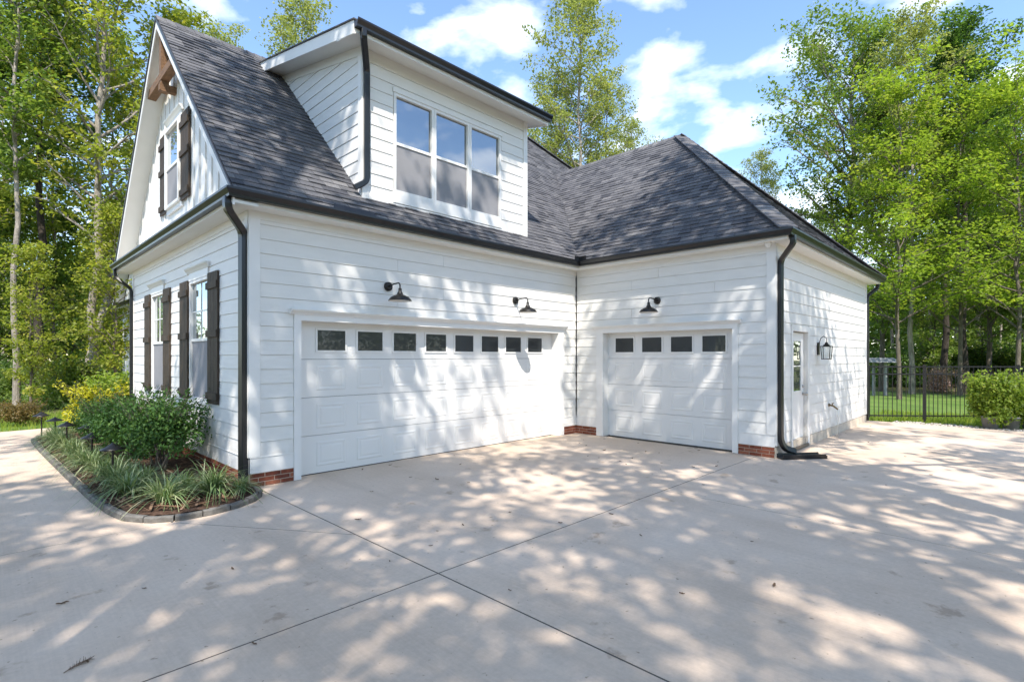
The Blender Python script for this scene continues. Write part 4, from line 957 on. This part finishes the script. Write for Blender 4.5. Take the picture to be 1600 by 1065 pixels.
rows = [
    ('poplar', 'poplar_tree', 0.51, 17.04, 'tall pale-barked poplar rising straight behind the golden shrub', 0.3, 1.0, G_L),
    ('leaning', 'leaning_tree', 0.32, 19.37, 'pale leaning tree slanting away beside the straight poplar', 3.6, 1.0, G_L),
    ('pole', 'slim_tree', -1.49, 17.65, 'slender pale-trunked tree by the grass strip at the walk end', 1.2, 1.0, G_L),
    ('pine', 'pine_tree', -0.69, 21.11, 'dark-trunked pine between the leaning tree and the slender pale-trunked one', 2.2, 0.9, G_L),
    ('poplar', 'poplar_tree', -2.84, 20.45, 'pale poplar at the edge of the woods beside the walk', 4.2, 1.0, G_L),
    ('woodland', 'woodland_tree', -1.53, 34.82, 'deep-green tree in the second row at the end of the grass strip', 0.1, 0.62, G_L),
    ('sapling', 'understory_tree', -1.26, 15.27, 'low yellow-green understory tree standing in the grass strip', 4.4, 0.6, G_L),
    ('sapling', 'understory_tree', 0.97, 15.86, 'low yellow-green understory tree close behind the lime shrub', 0.1, 0.8, G_L),
    ('sapling', 'understory_tree', -0.96, 24.24, 'low yellow-green understory tree by the dark pine', 0.4, 1.0, G_L),
    ('sapling_b', 'understory_tree', 0.45, 25.66, 'low green understory tree behind the leaning trunk', 1.4, 1.1, G_L),
    ('sapling', 'understory_tree', 1.98, 22.68, 'low yellow-green understory tree beside the front wing', 2.4, 1.05, G_L),
    ('sapling_b', 'understory_tree', -1.77, 23.64, 'low green understory tree past the grass strip', 3.4, 1.1, G_L),
    ('sapling_b', 'understory_tree', 34.61, -3.4, 'low green understory tree behind the pink bush', 0.9, 1.0, G_R),
    ('sapling_b', 'understory_tree', 37.81, -5.23, 'low green understory tree behind the pots', 1.9, 1.0, G_R),
    ('slim', 'slim_tree', 11.81, 25.52, 'thin-topped pale tree showing above the dormer roof', 0.4, 1.12, G_B),
    ('slim', 'slim_tree', 8.61, 30.2, 'thin-topped pale tree showing above the main ridge', 1.9, 1.05, G_B),
    ('slim', 'slim_tree', 24.07, 13.04, 'tall thin pale tree towering over the valley of the roof', 2.6, 1.17, G_B),
    ('poplar', 'poplar_tree', 25.03, 16.34, 'bushy poplar behind the end of the dormer eave', 4.4, 0.80, G_B),
    ('slim', 'slim_tree', 26.96, 12.95, 'pale airy tree between the tall thin tree and the wing ridge', 0.9, 0.93, G_B),
    ('slim', 'slim_tree', 24.57, 15.38, 'pale airy tree beside the dormer eave, just short of the tall thin tree', 4.0, 0.95, G_B),
    ('slim', 'slim_tree', 30.68, 13.44, 'pale thin tree behind the wing ridge', 5.2, 0.86, G_B),
    ('slim', 'slim_tree', 35.24, 5.94, 'pale thin tree beside the big oak, above the hip', 3.3, 0.72, G_B),
    ('oak', 'oak_tree', 31.19, 0.08, 'big broad oak standing above the hip of the wing roof', 0.9, 0.95, G_R),
    ('oak', 'oak_tree', 43.03, -4.83, 'tall dark oak behind the lime-green maples', 2.7, 0.9, G_R),
    ('maple', 'maple_tree', 23.4, -3.41, 'lime-green layered maple behind the fence post', 0.5, 1.0, G_R),
    ('maple', 'maple_tree', 27.73, -4.96, 'lime-green layered maple behind the potted shrubs', 2.5, 1.05, G_R),
    ('maple', 'maple_tree', 25.33, -6.8, 'lime-green layered maple past the last potted shrub', 4.5, 1.0, G_R),
    ('woodland', 'woodland_tree', 28.95, -1.92, 'grey-trunked leafy tree close to the wing end', 1.0, 0.8, G_R),
    ('pine', 'pine_tree', 32.4, -4.0, 'dark thick-trunked pine on the lawn edge behind the pink bush', 3.1, 0.85, G_R),
    ('pine', 'pine_tree', 30.5, -4.93, 'straight dark pine beside the thick-trunked pine', 0.2, 0.85, G_R),
    ('woodland', 'woodland_tree', 35.36, -5.59, 'leafy grey-trunked tree behind the pots', 2.1, 0.82, G_R),
    ('woodland', 'woodland_tree', 34.55, -7.62, 'leafy grey-trunked tree at the lawn corner', 4.1, 0.75, G_R),
    ('woodland', 'woodland_tree', 42.93, -1.88, 'deep-green tree in the second row behind the maples', 0.6, 0.72, G_R),
    ('woodland', 'woodland_tree', 42.5, 4.26, 'deep-green tree in the second row behind the oak', 3.9, 0.7, G_R),
    ('pole', 'slim_tree', 39.49, -2.66, 'slender pale trunk between the pink bush and the lime maple', 2.3, 0.8, G_R),
    ('pole', 'slim_tree', 44.53, -3.51, 'slender pale trunk seen between the two pines', 3.3, 0.95, G_R),
    ('pole', 'slim_tree', 40.3, -4.91, 'slender pale trunk just past the straight dark pine', 4.3, 0.8, G_R),
    ('pole', 'slim_tree', 45.41, -5.83, 'slender pale trunk behind the middle pot', 5.3, 0.8, G_R),
    ('pole', 'slim_tree', 39.1, -0.84, 'slender pale trunk behind the garden shelter', 0.3, 0.9, G_R),
    ('pole', 'slim_tree', 43.66, -6.91, 'slender pale trunk behind the pot farthest from the house', 1.3, 0.8, G_R),
    ('pole', 'slim_tree', 0.03, 24.66, 'slender pale trunk between the dark pine and the leaning tree', 1.3, 0.95, G_L),
    ('pole', 'slim_tree', 2.23, 25.27, 'slender pale trunk between the straight poplar and the front wing', 2.2, 0.95, G_L),
    ('pole', 'slim_tree', -1.58, 27.72, 'slender pale trunk beyond the grass strip', 3.2, 0.95, G_L),
    ('slim', 'slim_tree', 27.5, -3.3, 'slim pale trunk standing by the fence post', 1.3, 0.8, G_R),
    ('oak', 'oak_tree', 40.5, -7.97, 'broad oak at the far corner of the lawn', 5.1, 0.6, G_R),
]
for kind, nm, x, y, lab, rz, sc, gr in rows:
    tree(kind, nm, x, y, lab, rz, sc, gr)
# the trees across the drive that throw the dappled shade
for i, (kind, x, y, rz, sc) in enumerate([('shade', -10, -17, 0.4, 1.0), ('shade', -4.2, -14.1, 2.4, 1.0), ('shade_b', 3.2, -17.5, 4.0, 0.95), ('shade', -13, -12, 2.0, 1.0), ('shade', -8.2, -10.4, 3.0, 0.95), ('shade_b', -1.6, -12.9, 0.7, 0.88), ('shade', 2.4, -10.4, 5.0, 0.92), ('shade_b', -12, -5.5, 1.6, 0.9), ('shade', -5.0, -6.8, 4.2, 0.95)]):
    tree(kind, 'shade_tree', x, y, 'tree across the drive throwing dappled shade on the garage', rz, sc, 'trees across the drive')

# distant woods: one mass of leaves
def mass(name, pts, label):
    rng = np.random.default_rng(5); cs = []; sz = []
    for (x, y, r, h, n) in pts:
        q = rng.normal(size=(n, 3)); q /= np.linalg.norm(q, axis=1)[:, None]; q *= (rng.random(n) ** 0.4)[:, None]
        cs.append(np.column_stack([x + q[:, 0] * r, y + q[:, 1] * r, h / 2 + q[:, 2] * h / 2 * rng.uniform(0.8, 1.0, n)]))
    P = np.concatenate(cs); P = P[P[:, 2] > 0]
    tones = np.clip(rng.normal(0.4, 0.2, len(P)), 0, 1)
    return tag(link(name, leaf_mesh(name, P, 0.42, LEAF_MID, tones, rng=rng)), label, 'woods', kind='stuff')
def band(a, b, n, jitter, h0, h1, leaves, r):
    """a row of leaf masses from point a to point b"""
    R = random.Random(int(a[0]) + 3); out = []
    for k in range(n):
        t = k / (n - 1); out.append((a[0] + (b[0] - a[0]) * t + R.uniform(-jitter, jitter), a[1] + (b[1] - a[1]) * t + R.uniform(-jitter, jitter), r * R.uniform(0.8, 1.2), R.uniform(h0, h1), leaves))
    return out
mass('distant_woods', band((-10.31, 59.44), (7.9, 40.91), 24, 3.0, 8, 12, 1800, 3.5), 'dense green woods closing the view past the end wall')
def ring_woods(a0, a1, step, d0, d1):
    R = random.Random(8); out = []
    for a in range(a0, a1, step):
        d = R.uniform(d0, d1); out.append((math.cos(math.radians(a)) * d, math.sin(math.radians(a)) * d - 4, 4.0, R.uniform(8, 13), 2200))
    return out
mass('distant_woods', ring_woods(150, 352, 6, 32, 40), 'dense green woods across the drive, opposite the garage')
mass('distant_woods', band((49.64, 5.56), (73.61, -18.84), 26, 3.5, 8, 14, 1500, 3.8), 'dense green woods closing the view past the lawn')

# ------------------------------------------------------------------ shrubs
def shrub_meshes(seed, rx, ry, h, n, size, leafmt, lumps=9, up=0.3):
    rng = np.random.default_rng(seed); R = random.Random(seed); m = MB(); cs = []; nr = []
    for k in range(lumps):
        a = R.uniform(0, 6.28); q = R.random() ** 0.5; c = Vector((rx * 0.62 * q * math.cos(a), ry * 0.62 * q * math.sin(a), h * R.uniform(0.16, 0.74)))
        m.tube([Vector((R.uniform(-.08, .08), R.uniform(-.08, .08), 0)), c * 0.5 + Vector((0, 0, 0.05)), c], [0.014, 0.010, 0.004], 5, caps=False)
        nn = n // lumps; v = rng.normal(size=(nn, 3)); v /= np.linalg.norm(v, axis=1)[:, None]
        rr = (rng.random(nn) ** 0.35)[:, None]; s = np.array([rx * 0.48, ry * 0.48, h * 0.30]) * R.uniform(0.75, 1.15)
        cs.append(np.array(c) + v * rr * s); nr.append(v * 0.5)
    for k in range(lumps * 4):      # shoots that break the outline
        a = R.uniform(0, 6.28); b = Vector((rx * 0.75 * math.cos(a) * R.random(), ry * 0.75 * math.sin(a) * R.random(), h * 0.7)); e = b + Vector((math.cos(a) * rx * 0.35, math.sin(a) * ry * 0.35, h * R.uniform(0.12, 0.42)))
        m.tube([b, e], [0.004, 0.002], 4, caps=False); t = rng.random((14, 1)); cs.append(np.array(b) + t * np.array(e - b) + rng.normal(0, size * 0.5, (14, 3))); nr.append(rng.normal(0, .2, (14, 3)))
    P = np.concatenate(cs); O = np.concatenate(nr); k = P[:, 2] > 0.02; P = P[k]; O = O[k]
    tones = np.clip(rng.normal(0.42, 0.22, len(P)), 0, 1)
    return m.mesh('stem', BARK_GREY), leaf_mesh('foliage', P, size, leafmt, tones, up=up, rng=rng, outward=O)
HOLLY = [shrub_meshes(21, 0.62, 0.80, 1.02, 6500, 0.048, LEAF_HOLLY, 11), shrub_meshes(22, 0.66, 0.85, 1.08, 7000, 0.048, LEAF_HOLLY, 12)]
BUSH = {'gold': shrub_meshes(23, 0.75, 0.75, 0.95, 9000, 0.065, LEAF_GOLD, 10), 'lime': shrub_meshes(24, 0.8, 0.8, 1.05, 4500, 0.075, LEAF_LIME, 10), 'rust': shrub_meshes(25, 0.7, 0.7, 0.75, 3500, 0.06, LEAF_RUST, 9),
        'wild': shrub_meshes(26, 1.4, 1.4, 1.8, 6000, 0.11, LEAF_MID, 14), 'pot': shrub_meshes(27, 0.56, 0.56, 1.25, 5500, 0.085, LEAF_LIME, 16), 'pink': shrub_meshes(28, 0.9, 0.9, 1.2, 3000, 0.09, LEAF_PINK, 9), 'dark': shrub_meshes(29, 1.3, 1.3, 1.7, 5000, 0.11, LEAF_DARK, 12)}
def shrub(mm, name, x, y, label, rz=0, sc=1, z=0.05, group=None, cat='shrub'):
    t = thing(name, label, cat, (x, y, z), rz, group); t.scale = (sc, sc, sc) if not hasattr(sc, '__len__') else sc
    link('stem', mm[0], t); link('foliage', mm[1], t); return t
GH = 'holly shrubs along the end wall'
for i, (x, y, rz, sc) in enumerate([(-0.62, 1.70, 0.2, 1.05), (-0.72, 3.05, 0, 1.0), (-0.82, 4.2, 0.15, 0.88), (-0.82, 5.3, -0.1, 0.78)]):
    shrub(HOLLY[i % 2], 'holly_shrub', x, y, ['glossy dark green holly under the window nearest the garage corner, by the brick foot', 'glossy dark green holly between the two end-wall windows, garage side', 'glossy dark green holly below the farther end-wall window', 'glossy dark green holly at the far end of the bed, by the farther downspout'][i], rz, sc, group=GH)
shrub(BUSH['gold'], 'golden_shrub', -0.52, 8.2, 'bright golden-yellow shrub past the far end of the holly row', 0.3, (1.08, 1.08, 1.06))
shrub(BUSH['lime'], 'lime_shrub', 0.15, 8.7, 'yellow-green shrub between the golden shrub and the end wall', 1.0, 1.15)
shrub(BUSH['rust'], 'rust_shrub', -1.7, 10.6, 'rust-tinged low shrub beyond the golden shrub', 0.3, 0.8, z=-0.03)
shrub(BUSH['dark'], 'woodland_shrub', 1.07, 19.33, 'dark shrub at the foot of the straight poplar', 0.5, 0.9, -0.06, 'woodland shrubs')
shrub(BUSH['wild'], 'woodland_shrub', -0.28, 16.41, 'green wild shrub behind the golden shrub', 1.5, 0.95, -0.06, 'woodland shrubs')
shrub(BUSH['wild'], 'woodland_shrub', -1.37, 18.96, 'green wild shrub by the slender pale trunk at the walk end', 2.5, 0.8, -0.06, 'woodland shrubs')
shrub(BUSH['dark'], 'woodland_shrub', -2.17, 21.2, 'dark shrub beside the walk at the wood edge', 2.5, 1.0, -0.06, 'woodland shrubs')
shrub(BUSH['wild'], 'woodland_shrub', 2.09, 21.14, 'green wild shrub close to the far front wing', 3.5, 1.2, -0.06, 'woodland shrubs')
for i, (x, y, k, sc, lab) in enumerate([(34.35, -1.7, 'dark', 1.3, 'dark shrub at the lawn edge, behind the maple nearest the house'), (36.63, -2.6, 'wild', 1.1, 'green wild shrub at the lawn edge, beside the pink bush'), (38.06, -5.49, 'dark', 1.4, 'dark shrub at the lawn edge, behind the pots'), (38.08, -6.93, 'wild', 1.3, 'green wild shrub at the far lawn edge past the pots'), (36.11, -0.65, 'wild', 1.2, 'green wild shrub at the lawn edge, close to the wing end'), (38.22, -4.22, 'wild', 1.2, 'green wild shrub at the lawn edge behind the two pines')]):
    shrub(BUSH[k], 'woodland_shrub', x, y, lab, i, sc, -0.06, 'woodland shrubs')
shrub(BUSH['pink'], 'pink_bush', 29.88, -4.3, 'dusty pink flowering bush at the lawn edge behind the fence', 0, 0.95, -0.03)
# potted shrubs
potm = MB(); potm.lathe([(0.0, 0.0), (0.13, 0.0), (0.17, 0.27), (0.185, 0.27), (0.188, 0.31), (0.172, 0.31), (0.16, 0.26), (0.0, 0.26)], (0, 0, 0), 20); POT = potm.mesh('pot', PLASTIC, True)
for i, (x, y) in enumerate([(14.22, -6.45), (14.42, -6.80), (14.72, -7.12)]):
    lab = ['grey nursery pot holding the leafy shrub nearest the fence post', 'grey nursery pot holding the middle leafy shrub of three', 'grey nursery pot holding the leafy shrub farthest from the house'][i]
    t = thing('plant_pot', lab, 'pot', (x, y, -0.03), i, 'pots by the fence'); link('pot', POT, t)
    shrub(BUSH['pot'], 'potted_shrub', x, y, ['bright leafy shrub in the pot nearest the fence post', 'bright leafy shrub in the middle pot of three', 'bright leafy shrub in the pot farthest from the house'][i], i * 1.3, ((0.85, 0.85, 0.93), (0.80, 0.80, 0.74), (0.86, 0.86, 0.86))[i], 0.10, 'potted shrubs by the fence')
shrub(BUSH['pot'], 'leafy_shrub', 15.15, -7.6, 'bright leafy shrub growing in the ground past the pots', 2.1, 1.1, -0.03)

# liriope clumps
def clump_mesh(seed, n=190):
    R = random.Random(seed); m = MB()
    for k in range(n):
        a = R.uniform(0, 6.28); L = R.uniform(0.28, 0.50); w = R.uniform(0.0045, 0.008); out = R.uniform(0.3, 1.15); b = Vector((R.gauss(0, .03), R.gauss(0, .03), 0)); d = Vector((math.cos(a), math.sin(a), 0)); sd_ = Vector((-d.y, d.x, 0)); t = R.random() ** 1.3
        pts = []
        for i in range(6):
            s = i / 5; pts.append(b + d * (L * out * s * (0.55 + 0.45 * s)) + Vector((0, 0, L * (1.05 - 0.25 * out) * s - L * out * 0.85 * s ** 2.4)))
        o = len(m.v)
        for i, p in enumerate(pts):
            ww = w * (1 - (i / 5) ** 2 * 0.85); m.v += [tuple(p - sd_ * ww), tuple(p + sd_ * ww)]
        for i in range(5): m.f.append((o + 2 * i, o + 2 * i + 1, o + 2 * i + 3, o + 2 * i + 2)); m.t.append(t)
    return m.mesh('grass_clump', BLADE)
CL = [clump_mesh(s) for s in (31, 32, 33, 34)]
spots = [(-0.50, -0.28, 1.3), (-0.98, -0.30, 1.2), (-1.20, 0.38, 1.2), (-1.22, 1.05, 1.15), (-1.25, 1.75, 1.05), (-1.30, 2.4, 1.1), (-1.32, 3.05, 1.0), (-1.34, 3.7, 1.1), (-1.36, 4.4, 1.0), (-1.40, 5.1, 1.05), (-1.40, 5.8, 1.1), (-1.40, 6.4, 1.0), (-1.30, 6.95, 1.0), (-0.9, 7.15, 0.9), (-0.72, 0.10, 1.0), (-0.98, 0.72, 1.0), (-1.02, 1.42, 0.9), (-1.06, 2.1, 0.9), (-1.12, 3.4, 0.9), (-0.24, -0.42, 0.75)]
for i, (x, y, s) in enumerate(spots):
    o = link('grass_clump', CL[i % 4], loc=(x, y, 0.07)); o.rotation_euler.z = i * 1.7; o.scale = (s, s, s)
    ords = ['first', 'second', 'third', 'fourth', 'fifth', 'sixth', 'seventh', 'eighth', 'ninth', 'tenth', 'eleventh', 'twelfth', 'thirteenth', 'last']
    lab = 'arching striped grass clump, ' + (ords[i] + ' along the stone edging from the corner downspout' if i < 14 else ords[i - 14] + ' of the inner row from the corner downspout' if i < 19 else '')
    if i == 19: lab = 'small striped grass tuft tucked against the corner downspout'
    tag(o, lab, 'grass clump', 'striped border grass clumps')

# path lights
def path_light():
    t = thing('path_light', '', 'path light', (0, 0, 0), 0, 'bronze path lights in the bed')
    m = MB(); m.tube([Vector((0, 0, -0.05)), Vector((0, 0, 0.40))], 0.013, 8); m.build('stem', BRONZE, t)
    m = MB(); m.lathe([(0.0, 0.475), (0.012, 0.47), (0.03, 0.452), (0.09, 0.418), (0.140, 0.396), (0.140, 0.390), (0.06, 0.402), (0.0, 0.406)], (0, 0, 0), 24); m.build('cap', BRONZE, t, True)
    m = MB(); m.lathe([(0.0, 0.405), (0.022, 0.405), (0.024, 0.375), (0.0, 0.37)], (0, 0, 0), 12); m.build('lens', LAMPW, t, True)
    return t
PL = path_light()
for i, (x, y, h, lab) in enumerate([(-1.20, 1.40, 1.05, 'bronze path light nearest the rounded front of the bed'), (-1.22, 3.0, 1.0, 'second bronze path light from the rounded front of the bed'), (-1.10, 4.45, 1.0, 'third bronze path light from the rounded front of the bed'), (-1.33, 5.0, 1.0, 'fourth bronze path light from the rounded front of the bed'), (-1.36, 6.6, 0.9, 'fifth bronze path light from the rounded front of the bed'), (-1.52, 7.2, 1.05, 'bronze path light at the far end of the bed')]):
    o = PL if i == 0 else dup(PL, (0, 0, 0)); o.location = (x, y, 0.06); o.scale = (1, 1, h); o['label'] = lab

# ------------------------------------------------------------------ fence
fc = thing('metal_fence', 'black metal picket fence between the wing and the lawn', 'fence', (13.80, -4.05, 0))
A = Vector((0, 0, 0)); seq = [A, Vector((0.95, -1.12, 0)), Vector((2.60, -2.85, 0)), Vector((4.3, -4.6, 0))]
PICK = MB().tube([Vector((0, 0, 0.10)), Vector((0, 0, 1.44))], 0.0095, 6).mesh('picket', FENCE)
POST = MB().box(-0.035, 0.035, -0.035, 0.035, -0.05, 1.46).mesh('post', FENCE)
for i, (a, b) in enumerate(zip(seq, seq[1:])):
    d = (b - a); L = d.length; ang = math.atan2(d.y, d.x)
    for z in (0.14, 1.22, 1.41):
        m = MB(); m.box(0.03, L - 0.03, -0.014, 0.014, z - 0.016, z + 0.016); o = m.build('rail', FENCE, fc); o.location = a; o.rotation_euler.z = ang
    n = int(L / 0.112)
    for k in range(1, n):
        link('picket', PICK, fc, a + d * (k / n))
for i, a in enumerate(seq):
    o = link('post', POST, fc, a)
# little grey shelter on the lawn
sh_ = thing('garden_shelter', 'small grey wooden shelter with a pale post behind the fence', 'shelter', (25.33, -2.52, -0.03), YAW * -1)
m = MB(); m.box(0.10, 0.19, -0.05, 0.05, 0, 1.5); m.build('post', SHED, sh_)
m = MB(); m.box(-0.40, -0.33, -0.05, 0.05, 0, 1.5); m.build('post', SHED, sh_)
m = MB(); m.prism([(-0.75, -0.5, 1.45), (-0.75, 0.5, 1.45), (-0.75, 0, 1.65)], (1.25, 0, 0)); m.build('roof', SHED, sh_)

# gravel strip
m = MB(); R = random.Random(4)
for k in range(900):
    x = 13.95 + R.random() * 0.55; y = R.uniform(-9.0, -4.6); r = R.uniform(0.012, 0.04); t = R.random(); a = R.uniform(0, 3)
    ca, sa = math.cos(a) * r, math.sin(a) * r; z = -0.03
    m.poly([(x + ca, y + sa, z), (x - sa, y + ca, z), (x - ca, y - sa, z), (x + sa, y - ca, z), (x + ca * .5, y + sa * .5, z + r), (x - sa * .5, y + ca * .5, z + r * .9), (x - ca * .5, y - sa * .5, z + r), (x + sa * .5, y - ca * .5, z + r * .8)], [(0, 1, 5, 4), (1, 2, 6, 5), (2, 3, 7, 6), (3, 0, 4, 7), (4, 5, 6, 7)], t)
tag(m.build('gravel', GRAVEL), 'strip of pale gravel along the far driveway edge', 'gravel', kind='stuff')
# rough grass tufts at the lawn edges
m = MB()
def tufts(n, f, h0, h1):
    for k in range(n):
        x, y = f(); a = R.uniform(0, 6.28); h = R.uniform(h0, h1); w = 0.006 + h * 0.02; t = R.random(); lx, ly = R.uniform(-.5, .5) * h, R.uniform(-.5, .5) * h
        m.poly([(x - math.cos(a) * w, y - math.sin(a) * w, -0.04), (x + math.cos(a) * w, y + math.sin(a) * w, -0.04), (x + lx, y + ly, h)], [(0, 1, 2)], t)
tufts(5000, lambda: (R.uniform(14.3, 17.5), R.uniform(-9.5, -3.9)), 0.02, 0.12)
tufts(500, lambda: (lambda k: (13.9 + 1.0 * k + R.uniform(-.05, .35), -4.2 - 1.25 * k + R.uniform(-.1, .3)))(R.random() * 2.4), 0.1, 0.28)
tag(m.build('grass', LEAF_LIME), 'rough grass tufts along the fence foot', 'grass', kind='stuff')
m = MB()
tufts(6000, lambda: (R.uniform(-5.5, 0.5), R.uniform(9.3, 13.5)), 0.03, 0.16)
tag(m.build('grass', LEAF_LIME), 'rough grass beyond the end of the walk', 'grass', kind='stuff')

# dry leaves on the drive
def dry(seed, L=0.05):
    R = random.Random(seed); m = MB(); n = 6; pts = []; f = []
    for i in range(n):
        s = i / (n - 1); w = L * 0.35 * math.sin(math.pi * (0.08 + 0.86 * s)) * R.uniform(0.7, 1.2)
        z = 0.004 + 0.02 * (s - 0.5) ** 2 * R.uniform(0.5, 2); pts += [(L * (s - .5) * 2, -w, z + R.uniform(0.002, .012)), (L * (s - .5) * 2, 0, z), (L * (s - .5) * 2, w, z + R.uniform(0.002, .012))]
    for i in range(n - 1): f += [(3 * i, 3 * i + 1, 3 * i + 4, 3 * i + 3), (3 * i + 1, 3 * i + 2, 3 * i + 5, 3 * i + 4)]
    m.poly(pts, f); return m.mesh('dry_leaf', DRYLEAF)
DL = [dry(s, l) for s, l in ((1, .045), (2, .035), (3, .028), (4, .05))]
R = random.Random(12)
for k in range(56):
    x, y = R.uniform(0.2, 6.2), R.uniform(-5.8, -0.7)
    if k < 14: x, y = R.uniform(4.4, 6.5), R.uniform(-3.9, -1.6)
    if 38 < k < 46: x, y = R.uniform(-2.6, 0), R.uniform(-4.8, -2.2)
    if k >= 46:
        w = R.random()
        if k % 3 == 0: x, y = R.uniform(0.6, 6.2), -0.06 - 0.25 * w * w
        elif k % 3 == 1: x, y = WA - 0.06 - 0.3 * w * w, R.uniform(-3.9, -0.3)
        else: x, y = R.uniform(8.8, 13.3), -WB - 0.06 - 0.3 * w * w
    if k in (7, 8, 9): x, y = R.uniform(6.5, 11), R.uniform(-6.5, -4.8)
    o = link('dry_leaf', DL[k % 4], loc=(x, y, 0.001)); o.rotation_euler.z = R.uniform(0, 6.28); s = R.uniform(0.35, 0.85); o.scale = (s, s, s)
    tag(o, 'small curled brown leaf lying on the driveway concrete', 'leaf', 'dry leaves on the driveway')

# dry fern-like sprig near the foot of the drive
m = MB(); R = random.Random(3)
m.tube([Vector((-0.07, 0, 0.004)), Vector((0, 0.006, 0.010)), Vector((0.07, 0.0, 0.006))], 0.0022, 5)
for k in range(26):
    x = -0.05 + 0.12 * k / 25; sd_ = 1 if k % 2 else -1; L = R.uniform(0.02, 0.045) * (1.1 - abs(x) * 6)
    a = R.uniform(0.5, 1.1); e = Vector((x + math.cos(a) * L, sd_ * math.sin(a) * L, R.uniform(0.003, 0.02)))
    m.tube([Vector((x, 0, 0.006)), e], [0.0016, 0.0008], 4)
o = m.build('dry_sprig', DRYLEAF); o.location = (-2.05, -3.41, 0.001); o.rotation_euler.z = 0.5
tag(o, 'dry brown feathery sprig lying alone on the open driveway slab', 'sprig')
